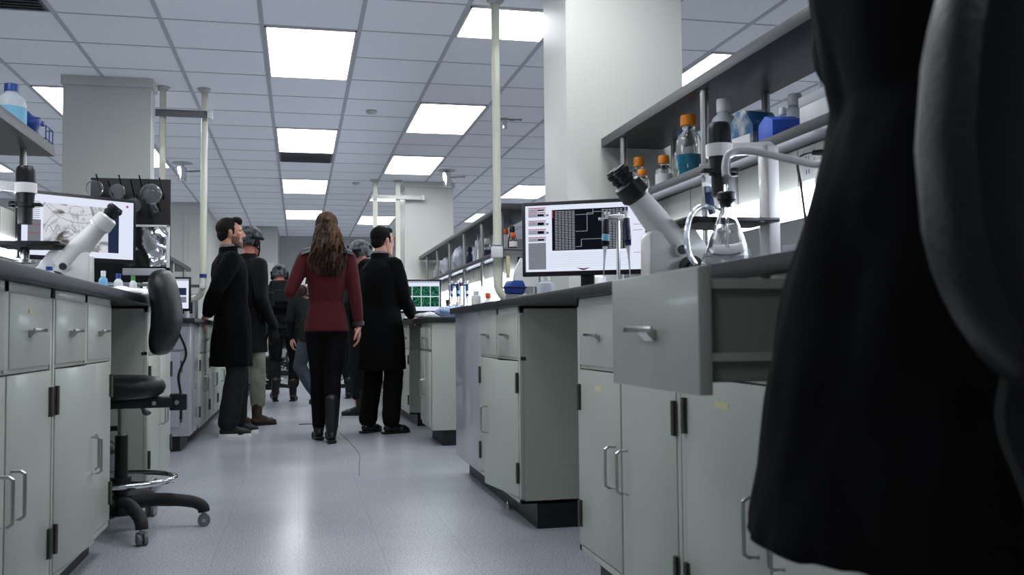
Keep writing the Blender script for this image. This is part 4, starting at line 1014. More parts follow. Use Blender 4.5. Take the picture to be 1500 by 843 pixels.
# ---------------------------------------------------------------- lab chairs
def lab_chair(loc, rz, lb, seat_z=.62, back=(.735, 1.10), rot5=0, pouch=False):
    """local +y is the direction the sitter faces"""
    t = empty('lab_chair', loc, rz, lb, 'chair', 'black vinyl lab chairs')
    b = MB()
    def ring(r, z, fl=1): return [(r*math.cos(a)*1.02, r*math.sin(a), z) for a in [2*math.pi*i/36 for i in range(36)]]
    b.loft([ring(.13, seat_z-.065), ring(.19, seat_z-.06), ring(.215, seat_z-.045), ring(.225, seat_z-.02), ring(.218, seat_z+.005), ring(.195, seat_z+.022), ring(.14, seat_z+.03), ring(.07, seat_z+.026), ring(.01, seat_z+.024)])
    b.build('seat', 'leather', t)
    b = MB(); b.box(-.06, .06, -.25, .14, seat_z-.105, seat_z-.062, .004); b.box(-.035, .035, -.31, -.24, seat_z-.12, seat_z-.05, .005)
    b.mi = 1
    for y in (-.27, -.18, .0): b.cyl((-.062, y, seat_z-.085), (.062, y, seat_z-.085), .009, n=12)
    b.build('mechanism', ['black', 'steel'], t)
    for y, s_ in ((-.12, 1), (.06, -1)):
        b = MB(); b.tube([(.05*s_, y, seat_z-.10), (.10*s_, y-.01, seat_z-.125), (.15*s_, y-.02, seat_z-.14)], [.007, .009, .02], 10, flat=.6); b.build('lever', 'black', t)
    # curved back bar
    z0, z1 = back
    b = MB()
    P = spline([(0, -.285, seat_z-.16), (0, -.285, seat_z-.06), (0, -.275, seat_z+.03), (0, -.305, seat_z+.12), (0, -.275, seat_z+.21), (0, -.245, seat_z+.28)], 6)
    rings = []
    for p in P: rings.append([p+Vector(q) for q in ((-.022, -.005, 0), (.022, -.005, 0), (.022, .005, 0), (-.022, .005, 0))])
    b.loft(rings, smooth=False); b.build('back_bar', 'black', t)
    # backrest : thick padded rounded rectangle, curved
    b = MB(); n = 40; zc = (z0+z1)/2; H = (z1-z0)/2; W = .205
    def br(s_, y, off):
        out = []
        for i in range(n):
            a = 2*math.pi*i/n; c, q = math.cos(a), math.sin(a)
            x = W*s_*math.copysign(abs(c)**.62, c); z = H*s_*math.copysign(abs(q)**.55, q)
            if s_ < 1: x = math.copysign(max(abs(x), 0), x)
            yy = y+.05*(x/W)**2 - .035*math.cos((z/H+.25)*1.9) + off
            out.append((x, yy-.215-.11*z, zc+z))
        return out
    b.loft([br(.2, -.045, 0), br(.6, -.045, 0), br(.88, -.04, 0), br(.97, -.028, 0), br(1.0, -.008, 0), br(1.0, .006, 0), br(.97, .022, 0), br(.88, .036, 0), br(.6, .044, 0), br(.2, .046, 0)])
    b.build('backrest', 'leather', t)
    # column, footring, base
    b = MB(); b.cyl((0, 0, .34), (0, 0, seat_z-.10), .016, n=16); b.build('gas_rod', 'steel', t)
    b = MB(); b.cyl((0, 0, .10), (0, 0, .40), .028, .026, n=20); b.build('column', 'black', t)
    b = MB(); b.tube([(.215*math.cos(a), .215*math.sin(a), .215) for a in [2*math.pi*i/48 for i in range(49)]], .0115, 12, cap=False); b.build('foot_ring', 'chrome', t)['label'] = 'chrome foot ring'
    for k_ in range(3):
        a = 2*math.pi*k_/3+.4
        b = MB(); b.tube([(.03*math.cos(a), .03*math.sin(a), .20), (.21*math.cos(a), .21*math.sin(a), .203)], .009, 8); b.build('ring_spoke', 'black', t)
    b = MB(); b.cyl((0, 0, .17), (0, 0, .225), .042, n=20); b.cyl((0, 0, .07), (0, 0, .15), .05, .045, n=20); b.build('hub', 'black', t)
    for k_ in range(5):
        a = R(rot5)+2*math.pi*k_/5; c, q = math.cos(a), math.sin(a)
        b = MB(); P = [(r_*c, r_*q, z) for r_, z in ((.03, .115), (.12, .125), (.22, .118), (.29, .105), (.325, .085), (.332, .062))]
        b.tube(spline(P, 4), [.03]*4+[.028]*4+[.026]*4+[.025]*9, 14); lg = b.build('leg', 'rubber', t)
        b = MB(); o = Vector((.332*c, .332*q, 0)); s_ = Vector((-q, c, 0))
        b.cyl(o+Vector((0, 0, .035)), o+Vector((0, 0, .066)), .008, n=10)
        b.mi = 1
        for s2 in (-1, 1): b.cyl(o+s_*s2*.005+Vector((0, 0, .026)), o+s_*s2*.019+Vector((0, 0, .026)), .026, n=22)
        b.mi = 0; b.cyl(o-s_*.021+Vector((0, 0, .026)), o+s_*.021+Vector((0, 0, .026)), .008, n=10)
        b.box(o.x-.012, o.x+.012, o.y-.012, o.y+.012, .048, .056, .002)
        b.build('caster', ['steel', 'grey'], lg)
    return t
_c = lab_chair((-.728, 4.285, 0), 95, 'black vinyl lab chair with chrome foot ring beside the left bench', rot5=-95+5)
for _k in kids(_c):
    if _k.name.split('.')[0] in ('seat', 'mechanism', 'lever', 'back_bar', 'backrest'): _k.location.y = .05
lab_chair((.70, .45, 0), 192, 'black lab chair backrest close to the camera, in front of the dark coat', back=(.76, 1.16), rot5=20)
def far_chair(loc, rz, lb):
    lab_chair(loc, rz, lb, .5, (.62, .95), 10)
far_chair((-.40, 13.3, 0), 60, 'distant black chair left of the walking soldier')
far_chair((.75, 12.9, 0), 20, 'distant black chair behind the second soldier')
t = empty('fire_extinguisher', (-.86, 4.62, 0), 0, 'dark canister with grey label on the floor behind the left chair column', 'canister')
b = MB(); b.lathe([(.055, .0), (.06, .01), (.06, .30), (.045, .335), (.02, .35)], n=24); b.build('body', 'black', t)
b = MB(); b.lathe([(.0605, .12), (.0605, .29)], n=24, cap=False); b.build('label', 'grey', t)
b = MB(); b.tube([(0, 0, .35), (0, 0, .38), (.03, 0, .40), (.06, 0, .40)], .012, 10); b.build('nozzle', 'blackm', t)
# ---------------------------------------------------------------- people
def remesh(mb, voxel, smooth=2, name='tmp'):
    bmesh.ops.recalc_face_normals(mb.bm, faces=mb.bm.faces[:])
    me = bpy.data.meshes.new(name); mb.bm.to_mesh(me); mb.bm.free()
    o = bpy.data.objects.new(name, me); COL.objects.link(o)
    md = o.modifiers.new('r', 'REMESH'); md.mode = 'VOXEL'; md.voxel_size = voxel; md.use_smooth_shade = True
    if smooth:
        sm = o.modifiers.new('s', 'SMOOTH'); sm.iterations = smooth; sm.factor = .5
    dg = bpy.context.evaluated_depsgraph_get()
    out = bpy.data.meshes.new_from_object(o.evaluated_get(dg))
    bpy.data.objects.remove(o); bpy.data.meshes.remove(me)
    for p in out.polygons: p.use_smooth = True
    return out
def wrinkle(me, amp, sc, seed=0, stretch=(1, 1, .35), zmin=None):
    off = Vector((seed*3.1, seed*1.7, seed*.9)); no = [v.normal.copy() for v in me.vertices]
    for v, n in zip(me.vertices, no):
        p = Vector((v.co.x*stretch[0], v.co.y*stretch[1], v.co.z*stretch[2]))*sc+off
        d = noise.noise(p)+.5*noise.noise(p*2.3); v.co += n*(amp*(d-.15*abs(d)))
def addmesh(name, me, mats, parent):
    me.name = name; me.materials.clear()
    for m_ in (mats if isinstance(mats, list) else [mats]): me.materials.append(M[m_])
    o = bpy.data.objects.new(name, me); COL.objects.link(o); o.parent = parent; return o
def V(*a): return Vector(a)
def mirror(v): return Vector((-v.x, v.y, v.z))

BASE = dict(pelvis=V(0, 0, .93), neck=V(0, -.01, 1.46), head=V(0, .03, 1.615), hyaw=0, hpitch=0,
    shR=V(.175, -.01, 1.405), elR=V(.235, -.03, 1.12), wrR=V(.245, .06, .87), hdR=V(.0, .15, -1), hnR=V(-1, 0, 0),
    shL=V(-.175, -.01, 1.405), elL=V(-.235, -.03, 1.12), wrL=V(-.245, .06, .87), hdL=V(0, .15, -1), hnL=V(1, 0, 0),
    hipR=V(.09, 0, .91), knR=V(.10, .02, .49), anR=V(.105, -.02, .09), ftR=10, hipL=V(-.09, 0, .91), knL=V(-.10, .02, .49), anL=V(-.105, -.02, .09), ftL=-10,
    pitR=0, pitL=0, curl=.5, shw=1.0, girth=1.0)

def spine(J, z):
    """centre of the torso at height z"""
    p, n = J['pelvis'], J['neck']; t = max(-.4, min(1.1, (z-.93)/(1.46-.93)))
    c = p.lerp(n, t) if 0 <= t <= 1 else (p if t < 0 else n+(n-p)*(t-1))
    return c
def torso_rings(J, prof, n=32, ex=.86, yaw=0):
    """prof: (t 0..1 along pelvis->neck in standard heights, rx, ry)"""
    rings = []
    d = (J['neck']-J['pelvis']).normalized(); xax = Vector((1, 0, 0)); xax = (xax-d*xax.dot(d)).normalized()
    sh = (J['shR']-J['shL']); sh = (sh-d*sh.dot(d)).normalized()
    for row in prof:
        z, rx, ry = row[:3]; t = (z-.93)/(1.46-.93); c = J['pelvis'].lerp(J['neck'], t) if t >= 0 else J['pelvis']+V(0, 0, z-.93)
        k_ = max(0, min(1, t)); xx = (xax*(1-k_)+sh*k_).normalized(); yy = (d if t >= 0 else V(0, 0, 1)).cross(xx).normalized()
        oy = row[3] if len(row) > 3 else 0
        rings.append([c+yy*oy+xx*math.copysign(abs(math.cos(a))**ex, math.cos(a))*rx+yy*math.copysign(abs(math.sin(a))**ex, math.sin(a))*ry for a in [2*math.pi*i/n for i in range(n)]])
    return rings
def limb(b, pts, rad, n=16):
    for i in range(len(pts)-1): b.cap_seg(pts[i], pts[i+1], rad[i], rad[i+1], n)
def limb_m(b, a, c, ra, rm, rc, tm=.35):
    m_ = a.lerp(c, tm); b.cap_seg(a, m_, ra, rm); b.cap_seg(m_, c, rm, rc)

def hand(b, w_, d, nrm, side, curl=.5, sc=1.0):
    """wrist w_, direction d, palm normal nrm (the way fingers curl), side=+1 thumb toward s"""
    d = d.normalized(); nrm = (nrm-d*nrm.dot(d)).normalized(); s_ = d.cross(nrm).normalized()*side
    pal = .088*sc
    for k_ in range(4):
        o = (k_-1.5)*.0205*sc
        b.cap_seg(w_+s_*o*.55, w_+s_*o+d*pal, .014*sc, .0115*sc, 10)
    ln = [.074, .084, .078, .06]
    for k_ in range(4):
        o = (k_-1.5)*.0215*sc; j = w_+s_*o+d*pal*.97; ax = d+s_*(k_-1.5)*.07; L_ = ln[3-k_ if side < 0 and False else k_]*sc
        L_ = ln[::-1][k_]*sc if True else L_
        ang = curl*.5+.08*k_*0
        for q, (f, r_) in enumerate(((.45, .0092), (.32, .0084), (.25, .0074))):
            dd = (ax.normalized()*math.cos(ang)+nrm*math.sin(ang)); e = j+dd*L_*f; b.cap_seg(j, e, r_*sc, (r_-.0007)*sc, 9); j = e; ang += curl*.75
    # thumb from the side of the palm near its base
    t0 = w_+s_*.026*sc+d*.022*sc; t1 = t0+(d*.6+s_*.75+nrm*.25).normalized()*.038*sc; t2 = t1+(d*.88+s_*.3+nrm*.35).normalized()*.034*sc; t3 = t2+(d*.95+nrm*.35).normalized()*.026*sc
    b.cap_seg(t0, t1, .0135*sc, .011*sc, 10); b.cap_seg(t1, t2, .0105*sc, .0095*sc, 10); b.cap_seg(t2, t3, .0092*sc, .0075*sc, 10)

def head_mtx(J): return Matrix.Translation(J['head']) @ Matrix.Rotation(R(-J['hyaw']), 4, 'Z') @ Matrix.Rotation(R(J['hpitch']), 4, 'X')
def head_geo(b, J):
    H = head_mtx(J); start = len(b.bm.verts)
    b.ball((0, -.012, .035), (.073, .093, .083), 28, 18)
    def ring(z, rx, ry, cy, n=28): return [(rx*math.cos(a), cy+ry*math.sin(a), z) for a in [2*math.pi*i/n for i in range(n)]]
    b.loft([ring(-.118, .018, .016, .07), ring(-.112, .030, .028, .062), ring(-.095, .044, .048, .042), ring(-.07, .054, .064, .026), ring(-.04, .061, .076, .014), ring(-.01, .066, .083, .004), ring(.03, .07, .088, 0), ring(.06, .062, .08, -.005)])
    b.cap_seg((0, .084, .02), (0, .104, -.018), .008, .0115, 10); b.cap_seg((-.010, .092, -.024), (.010, .092, -.024), .009, .009, 10); b.cap_seg((0, .10, -.016), (0, .107, -.021), .009, .008, 10)
    for s_ in (-1, 1):
        b.cap_seg((s_*.012, .084, .026), (s_*.045, .072, .024), .0085, .009, 10)       # brow
        b.cap_seg((s_*.044, .064, -.012), (s_*.056, .045, -.008), .012, .012, 10)     # cheekbone
        b.ball((s_*.074, -.006, -.004), (.007, .017, .03), 12, 10); b.ball((s_*.079, -.013, .006), (.008, .014, .018), 12, 8)
    b.cap_seg((-.018, .081, -.056), (.018, .081, -.056), .0065, .0065, 10); b.cap_seg((-.014, .081, -.066), (.014, .081, -.066), .0075, .0075, 10)
    b.cap_seg((-.012, .072, -.102), (.012, .072, -.102), .015, .015, 10)
    b.bm.verts.ensure_lookup_table()
    for v in b.bm.verts[start:]: v.co = H @ v.co
    # neck
    n0 = J['neck']+V(0, 0, -.03); n1 = H @ V(0, -.022, -.045)
    b.cap_seg(n0, n1, .058, .052, 18)

def head_details(t, J, hair, beard, helmet):
    H = head_mtx(J)
    b = MB()
    for s_ in (-1, 1):
        b.mi = 0; b.ball((s_*.030, .0715, .006), (.0125, .0105, .0085), 14, 10); b.mi = 1; b.ball((s_*.030, .0805, .006), (.0052, .0025, .0052), 12, 8)
    for v in b.bm.verts: v.co = H @ v.co
    b.build('eyes', ['eyew', 'eyed'], t)
    b = MB()
    for s_ in (-1, 1): b.tube([H @ V(s_*.012, .0925, .0265), H @ V(s_*.03, .0885, .0325), H @ V(s_*.05, .077, .027)], [.0035, .0042, .0025], 8)
    b.build('eyebrows', 'hairdk', t)

def short_hair(t, J, m_, quiff=False):
    b = MB()
    b.ball((0, -.030, .044), (.080, .094, .084), 28, 20); b.ball((0, -.055, -.005), (.068, .058, .07), 24, 16)
    b.cap_seg((-.072, .012, .03), (-.073, .014, -.008), .012, .008); b.cap_seg((.072, .012, .03), (.073, .014, -.008), .012, .008)
    if quiff: b.ball((0, .038, .102), (.058, .048, .032), 20, 12); b.cap_seg((-.03, .06, .09), (.03, .06, .09), .026, .026)
    else: b.ball((0, .03, .09), (.06, .045, .033), 20, 12)
    me = remesh(b, .005, 2)
    for v in me.vertices:
        d = noise.noise(v.co*60)+.5*noise.noise(v.co*140); v.co += v.normal*d*.0045
        v.co = head_mtx(J) @ v.co
    return addmesh('hair', me, m_, t)

def helmet_(t, J, m_='camo'):
    H = head_mtx(J)
    def place(b):
        for v in b.bm.verts: v.co = H @ v.co
    b = MB(); n = 40; rings = []
    for j in range(15):
        th = R(4+j*7.4); rr = math.sin(th); zz = math.cos(th)
        ring = []
        for i in range(n):
            a = 2*math.pi*i/n; q = math.sin(a)
            low = .0 if j < 12 else (j-11)*(.008*(q > .3) - .012*(q < -.2))
            ring.append((.098*rr*math.cos(a), -.012+.118*rr*q+(.006*q if j > 10 else 0), .045+.108*zz+low))
        rings.append(ring)
    inner = [[(x*.92, y*.92, z-.004) for x, y, z in r_] for r_ in reversed(rings)]
    b.loft(rings+inner); place(b); hm = b.build('helmet', m_, t)
    for s_ in (-1, 1):
        b = MB(); b.box(*sorted((s_*.094, s_*.108)), -.075, .055, .02, .045, .004); place(b); b.build('helmet_rail', 'gear', hm)
        b = MB(); b.cyl((s_*.078, -.012, -.01), (s_*.105, -.012, -.01), .034, .03, n=20); place(b); b.build('ear_cup', 'gear', hm)
    b = MB(); b.box(-.02, .02, .098, .116, .06, .10, .004); place(b); b.build('front_mount', 'gear', hm)
    b = MB(); b.box(-.022, .022, -.14, -.125, .04, .08, .004); place(b); b.build('rear_dial', 'gear', hm)
    b = MB()
    for s_ in (-1, 1): b.tube([H @ V(s_*.085, .02, .01), H @ V(s_*.072, .04, -.06), H @ V(s_*.03, .065, -.115)], .006, 6); b.tube([H @ V(s_*.085, -.06, .0), H @ V(s_*.074, .0, -.04), H @ V(s_*.068, .045, -.07)], .006, 6)
    b.build('chin_strap', 'gear', hm)

def shoe(t, J, side, m_, sole, shaft, name='shoe', solecol='black', scale=1.0):
    an = J['an'+side]; ang = J['ft'+side]; pit = J['pit'+side]
    Mx = Matrix.Translation(V(an.x, an.y, an.z)) @ Matrix.Rotation(R(-ang), 4, 'Z') @ Matrix.Rotation(R(-pit), 4, 'X')
    b = MB()
    b.cap_seg((0, -.005, shaft), (0, -.008, -.01), .05, .043, 16); b.cap_seg((0, -.03, -.045), (0, .03, -.045), .035, .037, 14)
    b.cap_seg((0, .0, -.02), (0, .075, -.045), .038, .034, 14); b.cap_seg((-.012, .10, -.058), (-.006, .155, -.064), .034, .026, 14); b.cap_seg((.014, .10, -.058), (.008, .145, -.064), .034, .026, 14); b.cap_seg((0, .05, -.05), (0, .12, -.056), .036, .034, 14)
    me = remesh(b, .006, 2)
    for v in me.vertices:
        if v.co.z < -.075: v.co.z = -.075
        v.co = Mx @ v.co
    up_ = addmesh(name, me, m_, t)
    b = MB(); n = 28; out = []
    for i in range(n):
        a = 2*math.pi*i/n; y = .052+.128*math.sin(a); w_ = .042+.008*math.sin(a)-(.008 if abs(math.sin(a)) < .3 else 0)
        out.append((w_*math.copysign(abs(math.cos(a))**.75, math.cos(a)), y))
    b.loft([[(x, y, z) for x, y in out] for z in (-.09, -.072 if solecol != 'white' else -.066)], smooth=True)
    if solecol != 'white': b.box(-.034, .034, -.075, -.005, -.09, -.07, .003)
    for v in b.bm.verts: v.co = Mx @ v.co
    b.build('sole', solecol, up_)
    return up_

def person(lb, loc, rz, H, pose, o):
    J = {k_: (v.copy() if isinstance(v, Vector) else v) for k_, v in BASE.items()}; J.update(pose)
    t = empty('person', loc, rz, lb, 'person', o.get('group')); s_ = H/1.75; t.scale = (1, 1, 1)
    for k_, v in J.items():
        if isinstance(v, Vector) and k_[:2] not in ('hd', 'hn'): J[k_] = v
    g = J['girth']
    # body, one continuous surface
    b = MB()
    b.loft(torso_rings(J, [(.83, .12*g, .09), (.88, .155*g, .112), (.95, .16*g, .112), (1.05, .135*g, .098), (1.18, .145*g, .108), (1.30, .16*g, .112), (1.38, .15*g, .1), (1.43, .11, .08), (1.465, .065, .06)]))
    for s2 in 'RL':
        sh, el, wr, hp, kn, an = (J[k_+s2] for k_ in ('sh', 'el', 'wr', 'hip', 'kn', 'an'))
        b.cap_seg(J['neck']+V(0, 0, -.06), sh+V(0, 0, -.005), .05, .05, 14)
        limb_m(b, sh, el, .052, .047, .037); limb_m(b, el, wr, .037, .038, .026, .3)
        sd = 1 if s2 == 'R' else -1
        hand(b, wr, J['hd'+s2], J['hn'+s2], -sd if True else sd, J['curl'])
        limb_m(b, hp, kn, .085, .078, .052, .35); limb_m(b, kn, an, .05, .055, .037, .3)
        Mx = Matrix.Translation(an) @ Matrix.Rotation(R(-J['ft'+s2]), 4, 'Z') @ Matrix.Rotation(R(-J['pit'+s2]), 4, 'X')
        b.cap_seg(Mx @ V(0, -.02, -.035), Mx @ V(0, .06, -.045), .03, .028); b.cap_seg(Mx @ V(0, .06, -.045), Mx @ V(0, .13, -.06), .028, .02); b.cap_seg(an, Mx @ V(0, .03, -.03), .035, .032)
    head_geo(b, J)
    me = remesh(b, .0048, 1); Hi = head_mtx(J).inverted()
    body = addmesh('body', me, [o.get('skin', 'skin'), 'lip', 'stub'], t)
    for p in me.polygons:
        c = Hi @ p.center
        if abs(c.x) < .024 and c.y > .074 and -.073 < c.z < -.05: p.material_index = 1
        elif o.get('beard') and c.y > -.0 and -.14 < c.z < -.03 and (c.z < -.072 or abs(c.x) > .045 or (abs(c.x) < .03 and -.052 < c.z < -.036)) and not (abs(c.x) < .03 and -.075 < c.z < -.052):
            p.material_index = 2
    head_details(t, J, None, None, None)
    # trousers
    b = MB()
    lo = o.get('trouser_loose', .014)
    long_ = o['hem'] < .8; th = .72 if long_ else 1
    b.loft(torso_rings(J, [(.80, .08, .08), (.87, .12, .09), (.95, .12, .09)] if long_ else [(.80, .10, .10), (.87, .165*g+.006, .122), (.95, .168*g, .122), (1.0, .145*g, .10), (1.02, .12*g, .085)]))
    for s2 in 'RL':
        hp, kn, an = (J[k_+s2] for k_ in ('hip', 'kn', 'an'))
        a2 = kn.lerp(an, o.get('trouser_end', .93))
        limb_m(b, hp, kn, (.09+lo*.6)*th, (.083+lo*.6)*(1 if th == 1 else .85), .056+lo, .35); limb_m(b, kn, a2, .056+lo, .056+lo, .046+lo*(1.2 if lo > .012 else .4), .3)
    me = remesh(b, .008, 3); wrinkle(me, o.get('tw', .006), 13, o.get('seed', 1), (1, 1, .7)); addmesh('trousers', me, o['trousers'], t)
    # shoes
    for s2 in 'RL': shoe(t, J, s2, o['shoe'], None, o.get('shaft', .02), o.get('shoename', 'shoe'), o.get('sole', 'black'))
    # upper garment
    b = MB(); hem = o['hem']; fl = o.get('flare', .05); k_ = o.get('fit', .02); wd = o.get('waist', .0)
    prof = [(hem, .165*g+k_+fl, .125+k_+fl*.8)]
    if hem < .85: prof += [(hem+(.93-hem)*.5, .165*g+k_+fl*.55, .125+k_+fl*.5)]
    prof += [(.93, .165*g+k_+fl*.15, .12+k_), (1.06, .148*g+k_-wd, .108+k_-wd*.5), (1.18, .152*g+k_-wd*.3, .118+k_), (1.30, .168*g+k_, .12+k_), (1.385, .16*g+k_, .105+k_), (1.435, .115+k_*.8, .082+k_*.7), (1.468, .062+k_*.5, .062+k_*.4)]
    prof = [p for p in prof if p[0] >= hem]
    b.loft(torso_rings(J, prof))
    if o.get('collar', True): b.loft([[c+V(0, 0, 0) for c in r_] for r_ in torso_rings(J, [(1.43, .082, .082), (1.49, .072, .075), (1.515, .07, .073)])])
    ce = o.get('cuff', .97); sk = o.get('sleeve', .014)
    for s2 in 'RL':
        sh, el, wr = (J[q+s2] for q in ('sh', 'el', 'wr'))
        b.cap_seg(J['neck'].lerp(sh, .3)+V(0, 0, -.03), sh, .055+sk*.4, .058+sk*.7, 16)
        limb_m(b, sh, el, .058+sk*.8, .055+sk, .043+sk); w2 = el.lerp(wr, ce); limb_m(b, el, w2, .043+sk, .043+sk*.9, .033+sk*.8, .3)
    me = remesh(b, o.get('vox', .008), 3); wrinkle(me, o.get('jw', .008), o.get('js', 9), o.get('seed', 1)+5)
    jk = addmesh(o.get('jname', 'coat'), me, o['jacket'], t)
    if 'fn' in o: o['fn'](t, J, jk)
    hair = o.get('hair')
    if hair in ('short', 'quiff'): short_hair(t, J, o['hairmat'], hair == 'quiff')
    if o.get('helmet'): helmet_(t, J); 
    t.scale = (s_, s_, s_)
    return t, J

# --- details
def coat_details(t, J, jk):
    b = MB()   # shirt collar strip showing above the coat
    b.loft(torso_rings(J, [(1.45, .066, .066), (1.50, .060, .062), (1.53, .058, .06)])); b.build('shirt_collar', 'shirt', t)
def vest_details(pack=False, mm='gear'):
    def f(t, J, jk):
        b = MB(); b.loft(torso_rings(J, [(1.03, .165, .14), (1.06, .175, .15), (1.2, .18, .155), (1.33, .175, .15), (1.38, .13, .12), (1.41, .08, .09)], ex=.7))
        d = (J['neck']-J['pelvis']).normalized(); xx = Vector((1, 0, 0)); yy = d.cross(xx).normalized()
        def at(x, y, z): return J['pelvis'].lerp(J['neck'], (z-.93)/.53)+xx*x+yy*y
        for x in (-.11, -.04, .03, .10):   # front pouches
            q = at(x, .165, 1.10); s0 = len(b.bm.verts); vs = b.box(-.03, .03, -.025, .03, -.06, .07, .008)
            for v in vs: v.co = q+xx*v.co.x+yy*v.co.y+d*v.co.z
        for x in (-.08, .08):
            q = at(x, -.15, 1.12); vs = b.box(-.055, .055, -.03, .025, -.05, .05, .01)
            for v in vs: v.co = q+xx*v.co.x+yy*v.co.y+d*v.co.z
        me = remesh(b, .008, 1); wrinkle(me, .004, 20, 3); vt = addmesh('tactical_vest', me, mm, t)
        b = MB(); b.loft(torso_rings(J, [(.93, .185, .145), (.985, .185, .145)])); 
        for x, y in ((.17, .02), (-.17, .02), (.12, -.13), (-.1, -.13), (0, -.15)):
            q = at(x, y, .955); vs = b.box(-.035, .035, -.03, .03, -.045, .04, .008)
            for v in vs: v.co = q+xx*v.co.x+yy*v.co.y+d*v.co.z
        b.build('belt', mm, t)
        for s_, kk in (('R', 1), ('L', -1)):
            b = MB(); kn = J['kn'+s_]; b.ball(kn+V(0, .045, .0), (.062, .035, .085), 16, 12); b.build('knee_pad', mm, t)
            b = MB(); w_ = J['wr'+s_]; h = J['hd'+s_].normalized(); el = J['el'+s_]
            hand(b, w_, J['hd'+s_], J['hn'+s_], -kk, J['curl'], 1.12); b.cap_seg(w_.lerp(el, .22), w_, .034, .031)
            me = remesh(b, .005, 1); addmesh('glove', me, mm, t)
        if pack:
            b = MB(); q = at(0, -.225, 1.22); vs = b.box(-.15, .15, -.085, .07, -.17, .19, .035, 3)
            for v in vs: v.co = q+xx*v.co.x+yy*v.co.y+d*v.co.z
            vs = b.box(-.11, .11, -.13, -.07, -.14, .03, .025, 3)
            for v in vs: v.co = q+xx*v.co.x+yy*v.co.y+d*v.co.z
            for x in (-.16, .16):
                q2 = at(x, -.21, 1.17); vs = b.box(-.025, .025, -.05, .05, -.09, .08, .015)
                for v in vs: v.co = q2+xx*v.co.x+yy*v.co.y+d*v.co.z
            me = remesh(b, .008, 2); wrinkle(me, .006, 14, 8); addmesh('backpack', me, 'gear', t)
            for x in (-.09, .09):
                b = MB(); b.tube([at(x, -.16, 1.38), at(x, -.05, 1.445), at(x*1.1, .1, 1.38), at(x*1.1, .165, 1.2)], .016, 8, flat=.5); b.build('strap', 'gear', t)
    return f

def blazer_details(t, J, jk):
    for s_, kk in (('R', 1), ('L', -1)):
        sh = J['sh'+s_]; b = MB(); rings = []
        a0 = J['neck'].lerp(sh, .42)+V(0, -.005, -.012); a1 = sh+V(kk*.028, -.005, .002)
        for u in [i/7 for i in range(8)]:
            c = a0.lerp(a1, u)+V(0, 0, .006*math.sin(u*3.1)); rings.append([c+V(0, .075*math.cos(a), .066*math.sin(a)+.0) for a in [R(x) for x in range(20, 161, 14)]]+[c+V(0, .068*math.cos(a), .058*math.sin(a)) for a in [R(x) for x in range(160, 19, -14)]])
        b.loft(rings); b.build('shoulder_patch', 'patch', jk)
        el, wr = J['el'+s_], J['wr'+s_]; b = MB(); b.cyl(el.lerp(wr, .86), el.lerp(wr, .985), .044, .043, n=20); b.build('cuff', 'patch', jk)
    # centre back seam with vent and collar
    b = MB(); P = []
    for z in [1.44, 1.38, 1.30, 1.2, 1.12, 1.06, .98, .92, .86]:
        c = spine(J, z); P.append(c+V(0, -(.138 if z < 1.0 else .128 if z < 1.15 else .14 if z < 1.35 else .118), 0))
    # long wavy hair
    hair(t, J)
def hair(t, J):
    H = head_mtx(J); b = MB()
    b.ball(H @ V(0, -.028, .046), (.086, .098, .088), 28, 20); b.ball(H @ V(0, -.065, -.02), (.082, .06, .10), 24, 16)
    for s_ in (-1, 1): b.cap_seg(H @ V(s_*.07, .015, .03), H @ V(s_*.075, -.01, -.09), .018, .02)
    b.ball(H @ V(0, -.12, .055), (.036, .026, .026), 14, 10)
    # locks: each a wavy tapering tube flowing from the crown down the back
    rnd = random.Random(3)
    for i in range(64):
        u = (i % 16)/15*2-1; lay = i//16
        x0 = u*.07; base = H @ V(x0, -.085-.012*lay*(1-u*u), .03-.03*abs(u)+.01*lay)
        end_z = 1.205+.10*abs(u)**1.3+rnd.uniform(-.02, .05)+.03*lay; xe = u*(.135-.010*lay)+rnd.uniform(-.012, .012)
        ph = rnd.uniform(0, 6.28); fr = rnd.uniform(9, 13); am = rnd.uniform(.006, .013); P = []; Rr = []
        for k_ in range(18):
            q = k_/17; z = base.z+(end_z-base.z)*q; x = base.x+(xe-base.x)*min(1, q*1.5)**.8; bulge = .055*math.sin(min(1, q*1.15)*math.pi*.8)
            back = -.155-.012*lay if z < 1.40 else -.155-.012*lay
            y = base.y+(J['neck'].y+back-base.y)*min(1, q*1.6)+.02*abs(u)*q
            P.append(V(x+am*math.sin(ph+fr*q)*(.3+q), y+am*.8*math.cos(ph+fr*q*.9), z)); Rr.append(max(.0025, (.0155-.0015*lay)*(1-q**3*.85)*(0.7+.3*math.sin(ph+q*7))))
        b.tube(P, Rr, 8)
    # lower undertuft so that no gap shows
    b.loft([[V(x*w_, J['neck'].y-.125-.03*(1-(x)**2)*(1 if k_ else 0)+(0 if k_ else .03), z) for x, k_ in [(-1, 0), (-.5, 0), (0, 0), (.5, 0), (1, 0), (1, 1), (.5, 1), (0, 1), (-.5, 1), (-1, 1)]] for w_, z in ((.075, 1.60), (.095, 1.5), (.12, 1.4), (.11, 1.32), (.075, 1.27))])
    me = remesh(b, .0045, 1)
    for v in me.vertices: v.co += v.normal*(.003*noise.noise(Vector((v.co.x*90, v.co.y*90, v.co.z*14))))
    addmesh('long_hair', me, 'hairw', t)

def loc2(t_loc, rz, s_, w_):
    """world point -> local pose coordinates of a person"""
    v = Vector(w_)-Vector(t_loc); a = R(-rz); return Vector((v.x*math.cos(a)-v.y*math.sin(a), v.x*math.sin(a)+v.y*math.cos(a), v.z))/s_

soldier = dict(jacket='gear2', trousers='gear2', shoe='boot', shaft=.14, hem=.90, flare=.005, jname='uniform_jacket', helmet=True, trouser_end=.72, tw=.01, shoename='boot', skin='skinred')

